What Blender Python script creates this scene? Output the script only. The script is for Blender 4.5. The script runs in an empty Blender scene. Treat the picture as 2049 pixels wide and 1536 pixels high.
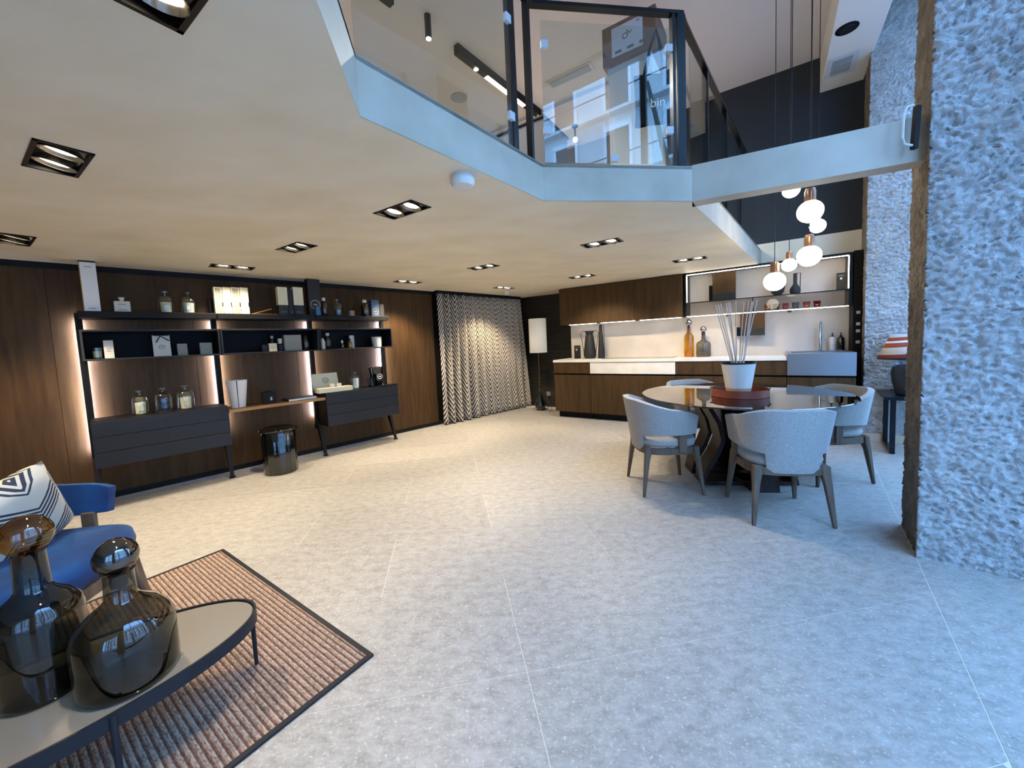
import bpy, bmesh, math, random
from mathutils import Vector, Matrix, noise
from mathutils.geometry import tessellate_polygon
random.seed(7)
SC = bpy.context.scene
COL = SC.collection
rad = math.radians
# ------------------------------------------------------------------ camera
F, CX, CY, CH = 769.0, 1024.5, 741.0, 1.27          # focal length / principal point in pixels, lens height
PIT, ROL = rad(4.24), rad(2.6)
cam = bpy.data.cameras.new('camera'); camo = bpy.data.objects.new('camera', cam); COL.objects.link(camo)
cam.sensor_width = 36; cam.lens = F/2049*36; cam.shift_y = (CY-768)/2049; cam.clip_start = 0.02
fw = Vector((0, math.cos(PIT), -math.sin(PIT))); up = Vector((0, math.sin(PIT), math.cos(PIT))); rt = Vector((1, 0, 0))
r2 = rt*math.cos(ROL)-up*math.sin(ROL); u2 = rt*math.sin(ROL)+up*math.cos(ROL)
camo.matrix_world = Matrix(((r2.x, u2.x, -fw.x, 0), (r2.y, u2.y, -fw.y, 0), (r2.z, u2.z, -fw.z, CH), (0, 0, 0, 1)))
SC.camera = camo
# ------------------------------------------------------------------ sky, exposure
w = bpy.data.worlds.new('sky'); SC.world = w; w.use_nodes = True
bg = w.node_tree.nodes['Background']
bg.inputs[0].default_value = (0.22, 0.485, 1.0, 1); bg.inputs[1].default_value = 7.5
SC.view_settings.view_transform = 'Standard'; SC.view_settings.look = 'None'
SC.view_settings.exposure = 1.02; SC.view_settings.gamma = 1.0; SC.view_settings.use_curve_mapping = False
SC.cycles.max_bounces = 8; SC.cycles.transparent_max_bounces = 16; SC.cycles.sample_clamp_indirect = 6
SPOT_W = 33.0; LED_E = 85.0

# ------------------------------------------------------------------ pixel helpers (a pixel gives a direction, a known plane gives the distance)
def ray(x, y):
    u = (x-CX)/F; v = -(y-CY)/F
    return r2*u+u2*v+fw
def atz(x, y, z):
    d = ray(x, y); return Vector((0, 0, CH))+d*((z-CH)/d.z)
def aty(x, y, Y):
    d = ray(x, y); return Vector((0, 0, CH))+d*(Y/d.y)
class Frame:                                         # a wall: s runs along it, off is the distance into the room
    def __init__(s, A, d):
        a = rad(A); s.t = Vector((math.sin(a), math.cos(a), 0)); s.n = Vector((math.cos(a), -math.sin(a), 0)); s.d = d; s.rz = rad(90-A)
    def w(s, x, off, z): return s.t*x+s.n*(off-s.d)+Vector((0, 0, z))
    def px(s, x, y, off):
        D = ray(x, y); q = Vector((0, 0, CH))+D*(-(s.d-off)/D.dot(s.n)); return q.dot(s.t), q.z
    def rect(s, xl, xr, yt, yb, off):                # centre s, width, height, base z
        a, zb = s.px(xl, yb, off); b, zc = s.px(xr, yb, off); m, zt = s.px((xl+xr)/2, yt, off)
        return (a+b)/2, b-a, zt-(zb+zc)/2, (zb+zc)/2
SH = Frame(43.8, 5.1)                                # shelving wall
KT = Frame(124.0, 6.25)                              # kitchen wall
FO = Vector((2.152, 2.007, 0)); Ff = Vector((math.sin(rad(38)), math.cos(rad(38)), 0)); Fo = Vector((math.sin(rad(128)), math.cos(rad(128)), 0))
def FA(q, o, z): return FO+Ff*q+Fo*o+Vector((0, 0, z))   # street facade: q along it, o outwards
F_RZ = rad(90-38)
CEIL, MEZ, TOP = 2.12, 2.34, 4.53

# ------------------------------------------------------------------ mesh helper
class MB:
    def __init__(s): s.v = []; s.f = []; s.uv = None
    def add(s, vs, fs):
        b = len(s.v); s.v += [tuple(v) for v in vs]; s.f += [tuple(i+b for i in f) for f in fs]; return s
    def box(s, x0, x1, y0, y1, z0, z1):
        return s.add([(x0, y0, z0), (x1, y0, z0), (x1, y1, z0), (x0, y1, z0), (x0, y0, z1), (x1, y0, z1), (x1, y1, z1), (x0, y1, z1)],
                     [(0, 3, 2, 1), (4, 5, 6, 7), (0, 1, 5, 4), (1, 2, 6, 5), (2, 3, 7, 6), (3, 0, 4, 7)])
    def cbox(s, c, sx, sy, sz): return s.box(c[0]-sx/2, c[0]+sx/2, c[1]-sy/2, c[1]+sy/2, c[2]-sz/2, c[2]+sz/2)
    def prism(s, poly, z0, z1):
        n = len(poly); vs = [(p[0], p[1], z0) for p in poly]+[(p[0], p[1], z1) for p in poly]
        return s.add(vs, [tuple(range(n-1, -1, -1)), tuple(range(n, 2*n))]+[(i, (i+1) % n, n+(i+1) % n, n+i) for i in range(n)])
    def lathe(s, prof, n=28, c=(0, 0), sx=1, sy=1, fl=None, cap=True):
        vs = []; fs = []; m = len(prof)
        for r, z in prof:
            for k in range(n):
                a = 2*math.pi*k/n; rr = r*(1+(fl(a) if fl else 0))
                vs.append((c[0]+rr*math.cos(a)*sx, c[1]+rr*math.sin(a)*sy, z))
        for i in range(m-1):
            for k in range(n):
                fs.append((i*n+k, i*n+(k+1) % n, (i+1)*n+(k+1) % n, (i+1)*n+k))
        if cap and prof[0][0] > 1e-4: fs.append(tuple(range(n-1, -1, -1)))
        if cap and prof[-1][0] > 1e-4: fs.append(tuple((m-1)*n+k for k in range(n)))
        return s.add(vs, fs)
    def tube(s, pts, r, n=8, closed=False, flat=None):
        P = [Vector(p) for p in pts]; m = len(P); vs = []; fs = []
        for i, p in enumerate(P):
            a = P[(i-1) % m] if (closed or i > 0) else p; b = P[(i+1) % m] if (closed or i < m-1) else p
            t = (b-a).normalized(); h = Vector((0, 0, 1)) if abs(t.z) < .95 else Vector((0, 1, 0))
            x = t.cross(h).normalized(); y = x.cross(t)
            rr = r[i] if isinstance(r, (list, tuple)) else r
            for k in range(n):
                q = 2*math.pi*(k+.5)/n; vs.append(p+x*(math.cos(q)*rr)+y*(math.sin(q)*rr*(flat or 1)))
        for i in range(m if closed else m-1):
            j = (i+1) % m
            for k in range(n): fs.append((i*n+k, i*n+(k+1) % n, j*n+(k+1) % n, j*n+k))
        if not closed: fs += [tuple(range(n-1, -1, -1)), tuple((m-1)*n+k for k in range(n))]
        return s.add(vs, fs)
    def taper(s, p0, p1, a, b):                      # square leg: half sizes a at p0, b at p1
        vs = [(p0[0]+x*a, p0[1]+y*a, p0[2]) for x, y in ((-1, -1), (1, -1), (1, 1), (-1, 1))]+[(p1[0]+x*b, p1[1]+y*b, p1[2]) for x, y in ((-1, -1), (1, -1), (1, 1), (-1, 1))]
        return s.add(vs, [(0, 1, 2, 3), (7, 6, 5, 4), (1, 0, 4, 5), (2, 1, 5, 6), (3, 2, 6, 7), (0, 3, 7, 4)])
    def ball(s, c, r, n=20, sz=1.0):
        pr = [(r*math.sin(math.pi*i/12), c[2]-r*sz*math.cos(math.pi*i/12)) for i in range(13)]
        pr[0] = (0.00005, pr[0][1]); pr[-1] = (0.00005, pr[-1][1]); return s.lathe(pr, n, (c[0], c[1]))
    def build(s, name, mat, parent=None, loc=None, rz=0, smooth=False, bevel=0, sub=0, ang=40, seg=2):
        me = bpy.data.meshes.new(name); me.from_pydata(s.v, [], s.f)
        for m in (mat if isinstance(mat, (list, tuple)) else [mat]): me.materials.append(m)
        bm = bmesh.new(); bm.from_mesh(me); bmesh.ops.recalc_face_normals(bm, faces=bm.faces); bm.to_mesh(me); bm.free()
        if s.uv:
            ul = me.uv_layers.new(name='UVMap')
            for l in me.loops: ul.data[l.index].uv = s.uv[l.vertex_index]
        if smooth:
            me.polygons.foreach_set('use_smooth', [True]*len(me.polygons)); me.set_sharp_from_angle(angle=rad(ang))
        o = bpy.data.objects.new(name, me); COL.objects.link(o)
        if parent is not None: o.parent = parent
        if loc is not None: o.location = loc
        o.rotation_euler.z = rz
        if bevel:
            b = o.modifiers.new('bevel', 'BEVEL'); b.width = bevel; b.segments = seg; b.limit_method = 'ANGLE'; b.angle_limit = rad(35)
        if sub:
            b = o.modifiers.new('sub', 'SUBSURF'); b.levels = sub; b.render_levels = sub
        return o
def thing(name, label, cat, loc=(0, 0, 0), rz=0, group=None):
    o = bpy.data.objects.new(name, None); COL.objects.link(o); o.empty_display_size = .05
    o.location = loc; o.rotation_euler.z = rz; return tag(o, label, cat, group)
def tag(o, label, cat, group=None):
    o['label'] = label; o['category'] = cat
    if group: o['group'] = group
    return o
def struct(o): o['kind'] = 'structure'; return o
def dup(root, loc, rz, label=None):
    r = root.copy(); COL.objects.link(r); r.location = loc; r.rotation_euler.z = rz
    if label: r['label'] = label
    for ch in list(root.children):
        c = ch.copy(); COL.objects.link(c); c.parent = r
        for g in ch.children:
            d = g.copy(); COL.objects.link(d); d.parent = c
    return r
def text(s, size, mat, parent, loc, rot, name='lettering', depth=.0008):
    cu = bpy.data.curves.new(name, 'FONT'); cu.body = s; cu.size = size; cu.extrude = depth; cu.align_x = 'CENTER'; cu.align_y = 'CENTER'
    cu.materials.append(mat); t_ = bpy.data.objects.new(name, cu); COL.objects.link(t_)
    me = bpy.data.meshes.new_from_object(t_); COL.objects.unlink(t_); bpy.data.objects.remove(t_); o = bpy.data.objects.new(name, me); COL.objects.link(o)
    if not me.materials: me.materials.append(mat)
    o.parent = parent; o.location = loc; o.rotation_euler = rot; return o

# ------------------------------------------------------------------ materials
def lin(h):
    h = h.lstrip('#'); c = [int(h[i:i+2], 16)/255 for i in (0, 2, 4)]
    return tuple((x/12.92 if x <= .04045 else ((x+.055)/1.055)**2.4) for x in c)+(1,)
def mat(name, col='#808080', rough=.5, metal=0, spec=.5, emit=None, es=0, coat=0, sheen=0):
    m = bpy.data.materials.new(name); m.use_nodes = True; b = m.node_tree.nodes['Principled BSDF']
    b.inputs['Base Color'].default_value = lin(col); b.inputs['Roughness'].default_value = rough; b.inputs['Metallic'].default_value = metal
    b.inputs['Specular IOR Level'].default_value = spec; b.inputs['Coat Weight'].default_value = coat; b.inputs['Sheen Weight'].default_value = sheen
    if emit: b.inputs['Emission Color'].default_value = lin(emit); b.inputs['Emission Strength'].default_value = es
    return m
def nd(m, t, **k):
    n = m.node_tree.nodes.new(t)
    for a, v in k.items():
        if a.startswith('i_'): n.inputs[a[2:].replace('_', ' ')].default_value = v
        else: setattr(n, a, v)
    return n
def ln(m, a, ao, b, bi): m.node_tree.links.new(a.outputs[ao], b.inputs[bi])
def ramp(m, stops):
    r = nd(m, 'ShaderNodeValToRGB'); e = r.color_ramp.elements
    while len(e) > 1: e.remove(e[-1])
    e[0].position, e[0].color = stops[0][0], lin(stops[0][1])
    for p, c in stops[1:]:
        x = e.new(p); x.color = lin(c)
    return r
def coords(m, scale, out='Object', rot=(0, 0, 0)):
    t = nd(m, 'ShaderNodeTexCoord'); mp = nd(m, 'ShaderNodeMapping'); mp.inputs['Scale'].default_value = scale; mp.inputs['Rotation'].default_value = rot
    ln(m, t, out, mp, 'Vector'); return mp
def noisy(name, stops, scale=(1, 1, 1), ns=5, detail=6, rough=.5, bump=0, bs=40, dist=0, spec=.5, metal=0, rr=None, sheen=0, bscale=None):
    m = mat(name, '#808080', rough, metal, spec, sheen=sheen); b = m.node_tree.nodes['Principled BSDF']
    mp = coords(m, scale); n = nd(m, 'ShaderNodeTexNoise', i_Scale=ns, i_Detail=detail, i_Distortion=dist); ln(m, mp, 0, n, 'Vector')
    r = ramp(m, stops); ln(m, n, 'Fac', r, 'Fac'); ln(m, r, 'Color', b, 'Base Color')
    if rr:
        q = nd(m, 'ShaderNodeMapRange'); q.inputs['To Min'].default_value, q.inputs['To Max'].default_value = rr; ln(m, n, 'Fac', q, 'Value'); ln(m, q, 0, b, 'Roughness')
    if bump:
        mp2 = coords(m, bscale) if bscale else mp
        n2 = nd(m, 'ShaderNodeTexNoise', i_Scale=bs, i_Detail=5); ln(m, mp2, 0, n2, 'Vector')
        bu = nd(m, 'ShaderNodeBump', i_Strength=bump, i_Distance=.01); ln(m, n2, 'Fac', bu, 'Height'); ln(m, bu, 0, b, 'Normal')
    return m
def glass(name, tint, gl=(1, 1, 1, 1), base=.04, grad=None, rough=0.0):      # thin coloured glass: tinted see-through + mirror by Fresnel
    m = bpy.data.materials.new(name); m.use_nodes = True; nt = m.node_tree; nt.nodes.clear()
    o = nd(m, 'ShaderNodeOutputMaterial'); t = nd(m, 'ShaderNodeBsdfTransparent'); g = nd(m, 'ShaderNodeBsdfGlossy'); g.inputs['Roughness'].default_value = rough; g.inputs['Color'].default_value = gl
    mx = nd(m, 'ShaderNodeMixShader'); fr = nd(m, 'ShaderNodeLayerWeight', i_Blend=.5); pw = nd(m, 'ShaderNodeMath', operation='POWER'); pw.inputs[1].default_value = 5; ln(m, fr, 'Facing', pw, 0)
    mr = nd(m, 'ShaderNodeMapRange'); mr.inputs['To Min'].default_value = base; mr.inputs['To Max'].default_value = 1
    ln(m, pw, 0, mr, 'Value'); ln(m, mr, 0, mx, 'Fac'); ln(m, t, 0, mx, 1); ln(m, g, 0, mx, 2); ln(m, mx, 0, o, 'Surface')
    if grad:                                         # colour deepens towards the thick foot of the vessel and at grazing walls
        tc = nd(m, 'ShaderNodeTexCoord'); sx = nd(m, 'ShaderNodeSeparateXYZ'); ln(m, tc, 'Generated', sx, 0)
        r = ramp(m, grad); ln(m, sx, 'Z', r, 'Fac')
        ln(m, r, 'Color', t, 'Color')
    else: t.inputs['Color'].default_value = lin(tint)
    return m
def wood(name, a, b, c, rough=.42, scale=(9, 9, .7), axis='z'):
    s = {'z': scale, 'x': (scale[2], scale[0], scale[1]), 'y': (scale[0], scale[2], scale[1])}[axis]
    return noisy(name, [(.2, a), (.5, b), (.85, c)], s, 2.6, 9, rough, bump=.08, bs=14, dist=.6, spec=.2)
M = dict(
    tile=None,
    grout=mat('grout', '#d0cabe', .8),
    plaster=noisy('lime_plaster', [(.3, '#e2d5b9'), (.5, '#eadec4'), (.72, '#f0e6cf')], (1, 1.6, 1), 2.2, 7, .55, bump=.05, bs=5),
    fascia=noisy('pale_plaster', [(.3, '#b5a894'), (.55, '#c4b8a4'), (.8, '#d0c5b3')], (1, 1, 1), 3.5, 7, .6, bump=.04, bs=6),
    upceil=mat('upper_ceiling_paint', '#c6c1c0', .8),
    darkwall=mat('blue_black_paint', '#2b3136', .75), darkrib=mat('dark_ribbed_panel', '#17140f', .55),
    black=mat('black_lacquer', '#080808', .55, 0, .25), blackm=mat('black_metal', '#101114', .35, .6), slate=mat('slate_grey_lacquer', '#1d2026', .5, 0, .3),
    navyin=mat('dark_inner_lacquer', '#07080c', .6, 0, .2), rail=mat('dark_rail_metal', '#10181d', .3, .5),
    wood=wood('walnut_panel', '#2e1f0e', '#412d15', '#503a1c', .55), kwood=wood('kitchen_oak', '#3a2916', '#4b371f', '#584127', .55),
    cwood=wood('grey_walnut_leg', '#4a3d33', '#66574a', '#766659', .5), twood=wood('dark_wenge', '#1d1413', '#2c1f1c', '#3a2823', .4, (6, 6, 1)),
    desk=wood('light_oak_edge', '#6e5238', '#93714d', '#ab8a62', .45, axis='x'),
    white=mat('white_satin', '#e4e2dd', .45), cream=mat('cream_card', '#d9d3b4', .6), offwhite=mat('off_white_card', '#cfcdc2', .6), taupe=mat('taupe_label', '#8b8273', .6),
    greycard=mat('grey_card', '#8d9086', .7), gold=mat('gold_card', '#b98d4a', .35, .7), blackcard=mat('black_card', '#0e0e10', .55), bluecard=mat('slate_blue_card', '#33496b', .5),
    bluegl=mat('blue_ceramic', '#2b6a94', .3), wax=mat('ivory_wax', '#e6d9ae', .5), navywax=mat('navy_wax', '#151d38', .4), amberliq=mat('amber_liquid', '#c27a10', .15),
    worktop=noisy('white_quartz', [(.3, '#e2dcd1'), (.7, '#efeae0')], (1, 1, 1), 6, 4, .35), splash=noisy('pale_stone_backsplash', [(.3, '#c9c0b4'), (.7, '#d8d0c5')], (1, 1, 1), 3, 6, .5),
    steel=mat('brushed_steel', '#aab0b6', .32, .85), chrome=mat('chrome', '#d5d8da', .12, 1), graphite=mat('graphite_ceramic', '#1d2022', .65), cook=mat('grey_glass_cooktop', '#8c8881', .15),
    fabric=noisy('grey_woven_fabric', [(.3, '#8b8a86'), (.5, '#9e9c98'), (.75, '#b0aeaa')], (1, 1, 2.2), 110, 3, .9, bump=.2, bs=260, spec=.2, sheen=.3),
    blue=noisy('blue_velvet', [(.3, '#032c5c'), (.7, '#07417c')], (1, 1, 1), 8, 3, .75, spec=.2, sheen=.12),
    tglass=glass('smoked_table_glass', '#6a625a', base=.16), clear=glass('clear_glass', '#eef4f2', base=.08), rglass=glass('railing_glass', '#f0f5f3', base=.055),
    wglass=glass('window_glass', '#ffffff', base=.04), smoke=glass('smoke_glass', '#5f5f58', base=.06, grad=[(0, '#3a3c34'), (.12, '#6d6f62'), (.4, '#a6a69c'), (1, '#9c9c94')]),
    amberg=glass('amber_glass', '#c98a2a', base=.06, grad=[(0, '#e6b83a'), (.35, '#f6d980'), (1, '#cfa660')]), ambers=glass('amber_stopper_glass', '#a8702a', base=.10, grad=[(0, '#ecc766'), (1, '#a8662c')]),
    greyg=glass('grey_glass', '#8a867c', base=.06, grad=[(0, '#a39d90'), (.5, '#cdc8bc'), (1, '#9d988c')]), chromeg=glass('mirror_stopper_glass', '#9a9690', base=.3), smokes=glass('smoke_stopper_glass', '#6a5a50', base=.16),
    cupa=glass('amber_cup_glass', '#f0bc68', base=.05), cupg=glass('grey_cup_glass', '#bcc2c6', base=.05), cupo=glass('orange_cup_glass', '#f27c3c', base=.05), cupr=glass('red_cup_glass', '#dc5f44', base=.05),
    shelfgl=glass('smoked_shelf_glass', '#efedea', base=.012), ctop=mat('taupe_glass_top', '#8a8375', .06, 0, .6, coat=.6),
    leather=noisy('tan_leather', [(.3, '#6a2c17'), (.7, '#843a20')], (1, 1, 1), 9, 3, .5, bump=.05, bs=120), brass=mat('brown_brass', '#6b4a35', .3, .6),
    ceramic=noisy('pale_glazed_ceramic', [(.3, '#d5d2c6'), (.7, '#dedbd0')], (1, 1, 1), 4, 3, .3), sand=mat('raw_sand_ceramic', '#b7a483', .7), reed=mat('rattan_reed', '#cbb5a3', .7),
    gloss=mat('glossy_black_ceramic', '#060706', .08, 0, .7, coat=.7), lampbase=mat('blue_grey_stoneware', '#27323a', .45), shade=mat('cream_lamp_shade', '#d8d3c2', .8, emit='#fff1d8', es=.12),
    globe=mat('opal_globe', '#ffffff', .3, emit='#fff0d2', es=7), led=mat('led_strip', '#ffffff', .5, emit='#cdd6ff', es=LED_E), kled=mat('kitchen_led', '#ffffff', .5, emit='#fff4e4', es=9),
    lens=mat('spot_lens', '#ffffff', .5, emit='#ffedcf', es=9), refl=mat('spot_reflector', '#8a857c', .18, .9), copper=mat('copper_cap', '#a5785c', .28, .8),
    carton=noisy('brown_cardboard', [(.3, '#7a5c47'), (.7, '#8b6a52')], (1, 1, 1), 5, 3, .8), label=mat('white_paper_label', '#c9ced4', .7), ink=mat('dark_red_ink', '#5a2a2e', .6), greyink=mat('grey_ink', '#6c6a66', .7), cloth=mat('black_canvas', '#07070a', .9), wink=mat('white_print', '#e8e8ea', .7),
    ash=mat('grey_laminate', '#5d6064', .6), metalw=mat('white_metal', '#c9ccd0', .5), vent=mat('vent_slat_grey', '#9aa0a6', .6), street=mat('asphalt', '#6a6c70', .9), facadew=mat('pale_street_facade', '#cfcac0', .8), bark=mat('plane_tree_bark', '#5a5648', .9),
    skirt=mat('pale_wood_skirting', '#b9ab97', .6), back=mat('warm_grey_wall', '#8d857a', .8), mezfl=mat('mezzanine_floor', '#b5ab9c', .6), cord=mat('clear_cable', '#4a4238', .4))
# floor tiles: limestone look with light flecks
m = M['tile'] = mat('limestone_tile', '#bdb5a4', .42); b = m.node_tree.nodes['Principled BSDF']
mp = coords(m, (1, 1, 1)); mp2 = coords(m, (1.0, 1.6, 1)); oi = nd(m, 'ShaderNodeObjectInfo')
n1 = nd(m, 'ShaderNodeTexNoise', i_Scale=14.0, i_Detail=10, i_Roughness=.8); ln(m, mp2, 0, n1, 'Vector')
ad = nd(m, 'ShaderNodeMath', operation='MULTIPLY_ADD'); ad.inputs[1].default_value = .05; ln(m, oi, 'Random', ad, 0); ln(m, n1, 'Fac', ad, 2)
r1 = ramp(m, [(.3, '#76726b'), (.48, '#98948c'), (.62, '#aaa79f'), (.85, '#bab7af')]); ln(m, ad, 0, r1, 'Fac')
n2 = nd(m, 'ShaderNodeTexNoise', i_Scale=75, i_Detail=5, i_Roughness=.72); ln(m, mp, 0, n2, 'Vector')
r2_ = ramp(m, [(.555, '#000000'), (.68, '#ffffff')]); ln(m, n2, 'Fac', r2_, 'Fac')
mx = nd(m, 'ShaderNodeMix', data_type='RGBA'); mx.inputs[7].default_value = lin('#cdc8be'); ln(m, r2_, 'Color', mx, 0); ln(m, r1, 'Color', mx, 6); ln(m, mx, 2, b, 'Base Color')
n3 = nd(m, 'ShaderNodeMapRange'); n3.inputs['To Min'].default_value = .3; n3.inputs['To Max'].default_value = .55; ln(m, n2, 'Fac', n3, 'Value'); ln(m, n3, 0, b, 'Roughness')
bu = nd(m, 'ShaderNodeBump', i_Strength=.06, i_Distance=.005); ln(m, n2, 'Fac', bu, 'Height'); ln(m, bu, 0, b, 'Normal')
# rough stone
def stone(name, a, b_, c, bump):
    m = mat(name, a, .85, 0, .25); bs = m.node_tree.nodes['Principled BSDF']; mp = coords(m, (1, 1, 1))
    n = nd(m, 'ShaderNodeTexNoise', i_Scale=9, i_Detail=9, i_Roughness=.65); ln(m, mp, 0, n, 'Vector'); r = ramp(m, [(.32, a), (.5, b_), (.68, c)]); ln(m, n, 'Fac', r, 'Fac'); ln(m, r, 'Color', bs, 'Base Color')
    v = nd(m, 'ShaderNodeTexNoise', i_Scale=70, i_Detail=6, i_Roughness=.7, i_Distortion=.7); ln(m, mp, 0, v, 'Vector')
    bu = nd(m, 'ShaderNodeBump', i_Strength=bump, i_Distance=.04); ln(m, v, 'Fac', bu, 'Height'); ln(m, bu, 0, bs, 'Normal'); return m
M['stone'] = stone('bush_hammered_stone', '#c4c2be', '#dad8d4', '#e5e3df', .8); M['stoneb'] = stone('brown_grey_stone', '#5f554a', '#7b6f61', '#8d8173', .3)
# curtain: leaf-like chevrons in columns
m = M['curtain'] = mat('chevron_curtain', '#cccccc', .9, 0, .1); b = m.node_tree.nodes['Principled BSDF']
tc = nd(m, 'ShaderNodeTexCoord'); sp = nd(m, 'ShaderNodeSeparateXYZ'); ln(m, tc, 'UV', sp, 0)
def mth(m, op, a=None, b_=None, va=0, vb=0):
    n = nd(m, 'ShaderNodeMath', operation=op); n.inputs[0].default_value = va
    if len(n.inputs) > 1: n.inputs[1].default_value = vb
    if a is not None: ln(m, a, 0 if not isinstance(a, tuple) else a[1], n, 0)
    if b_ is not None: ln(m, b_, 0, n, 1)
    return n
def chev(m, sp, col, slope, per):                    # stripes slanting one way and the other in neighbouring columns
    u = nd(m, 'ShaderNodeMath', operation='DIVIDE'); u.inputs[1].default_value = col; ln(m, sp, 'X', u, 0)
    pp = mth(m, 'PINGPONG', u, None, 0, 1.0); k = mth(m, 'MULTIPLY', pp, None, 0, slope)
    s = nd(m, 'ShaderNodeMath', operation='ADD'); ln(m, sp, 'Y', s, 0); ln(m, k, 0, s, 1)
    d = mth(m, 'DIVIDE', s, None, 0, per); return mth(m, 'FRACT', d), pp
fr, pp = chev(m, sp, .058, -.17, .078)
nz = nd(m, 'ShaderNodeTexNoise', i_Scale=40, i_Detail=3); ln(m, tc, 'UV', nz, 'Vector'); a1 = mth(m, 'MULTIPLY', nz, None, 0, .5); a2 = mth(m, 'ADD', fr, a1)
rr = ramp(m, [(.0, '#c9bfae'), (.80, '#c9bfae'), (.84, '#2a2523'), (1, '#2a2523')]); ln(m, a2, 0, rr, 'Fac'); ln(m, rr, 'Color', b, 'Base Color')
# rug: narrow woven stripes
m = M['rug'] = mat('striped_woven_rug', '#aa8877', .95, 0, .1); b = m.node_tree.nodes['Principled BSDF']
tc = nd(m, 'ShaderNodeTexCoord'); sp = nd(m, 'ShaderNodeSeparateXYZ'); ln(m, tc, 'Object', sp, 0)
d = nd(m, 'ShaderNodeMath', operation='DIVIDE'); d.inputs[1].default_value = .021; ln(m, sp, 'Y', d, 0); f1 = mth(m, 'FRACT', d)
r1 = ramp(m, [(0, '#9a8474'), (.3, '#b5a798'), (.42, '#8d7a6c'), (.5, '#4f4340'), (.62, '#7c5647'), (.8, '#85695a'), (.9, '#ab9b8c'), (1, '#9a8474')]); ln(m, f1, 0, r1, 'Fac')
nz = nd(m, 'ShaderNodeTexNoise', i_Scale=200, i_Detail=3); mpz = coords(m, (.35, 1, 1)); ln(m, mpz, 0, nz, 'Vector')
rz_ = ramp(m, [(.3, '#7a7a7a'), (.6, '#ffffff')]); ln(m, nz, 'Fac', rz_, 'Fac')
mx = nd(m, 'ShaderNodeMix', data_type='RGBA', blend_type='MULTIPLY'); mx.inputs[0].default_value = .8; ln(m, r1, 'Color', mx, 6); ln(m, rz_, 'Color', mx, 7); ln(m, mx, 2, b, 'Base Color')
bu = nd(m, 'ShaderNodeBump', i_Strength=.5, i_Distance=.004); ln(m, nz, 'Fac', bu, 'Height'); ln(m, bu, 0, b, 'Normal')
# cushion zigzag, lamp shade print
m = M['zig'] = mat('zigzag_cushion', '#d9d4c6', .9, 0, .1); b = m.node_tree.nodes['Principled BSDF']
tc = nd(m, 'ShaderNodeTexCoord'); sp = nd(m, 'ShaderNodeSeparateXYZ'); ln(m, tc, 'UV', sp, 0)
fr, pp = chev(m, sp, .25, .22, .055); fr2, pp2 = chev(m, sp, .25, .22, .44)
g1 = mth(m, 'GREATER_THAN', fr, None, 0, .45); g2 = mth(m, 'GREATER_THAN', fr2, None, 0, .45); g3 = mth(m, 'MULTIPLY', g1, g2)
rr = ramp(m, [(0, '#d6d1c2'), (.5, '#d6d1c2'), (.51, '#3f4552'), (1, '#3f4552')]); ln(m, g3, 0, rr, 'Fac'); ln(m, rr, 'Color', b, 'Base Color')
m = M['print'] = mat('printed_shade', '#dddddd', .8, 0, .2); b = m.node_tree.nodes['Principled BSDF']
mp = coords(m, (1, 1, 1), 'Generated', (.12, .1, 0)); sp = nd(m, 'ShaderNodeSeparateXYZ'); ln(m, mp, 0, sp, 0)
rr = ramp(m, [(0, '#2c3350'), (.08, '#2c3350'), (.1, '#9a4a35'), (.22, '#9a4a35'), (.24, '#d9d2c8'), (.5, '#d9d2c8'), (.52, '#a24e38'), (.68, '#8f4432'), (.7, '#e8e2d8'), (.76, '#e8e2d8'), (.78, '#9a4a35'), (.9, '#9a4a35'), (.92, '#c9c2b8')]); rr.color_ramp.interpolation = 'CONSTANT'
ln(m, sp, 'Z', rr, 'Fac'); ln(m, rr, 'Color', b, 'Base Color')
# ribbed wall relief
b = M['darkrib'].node_tree.nodes['Principled BSDF']; m = M['darkrib']; mp = coords(m, (1, 1, 1)); wv = nd(m, 'ShaderNodeTexWave', i_Scale=11, i_Distortion=.6); wv.bands_direction = 'Z'; ln(m, mp, 0, wv, 'Vector')
bu = nd(m, 'ShaderNodeBump', i_Strength=.8, i_Distance=.01); ln(m, wv, 'Fac', bu, 'Height'); ln(m, bu, 0, b, 'Normal')
# ================================================================== STRUCTURE
def clip(poly, p, n):                                # keep the side where (x-p).n <= 0
    out = []
    for i in range(len(poly)):
        a, b = poly[i], poly[(i+1) % len(poly)]; da, db = (a-p).dot(n), (b-p).dot(n)
        if da <= 0: out.append(a)
        if da*db < 0: out.append(a+(b-a)*(da/(da-db)))
    return out
BACK = -4.2                                          # end wall behind the camera, along the shelving wall
room = [(SH.w(0, 0, 0), -SH.n), (KT.w(0, 0, 0), -KT.n), (FA(0, 0, 0), Fo), (SH.w(BACK, 0, 0), -SH.t)]
fl = MB().prism([SH.w(BACK-.2, -.25, 0), SH.w(6.4, -.25, 0), FA(4.6, .9, 0), FA(-7.2, .9, 0)], -.12, -.001).build('floor', M['grout']); struct(fl)
ua = rad(80.5); U = Vector((math.sin(ua), math.cos(ua), 0)); V = Vector((-math.cos(ua), math.sin(ua), 0)); TW, TL = .597, 1.27
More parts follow.
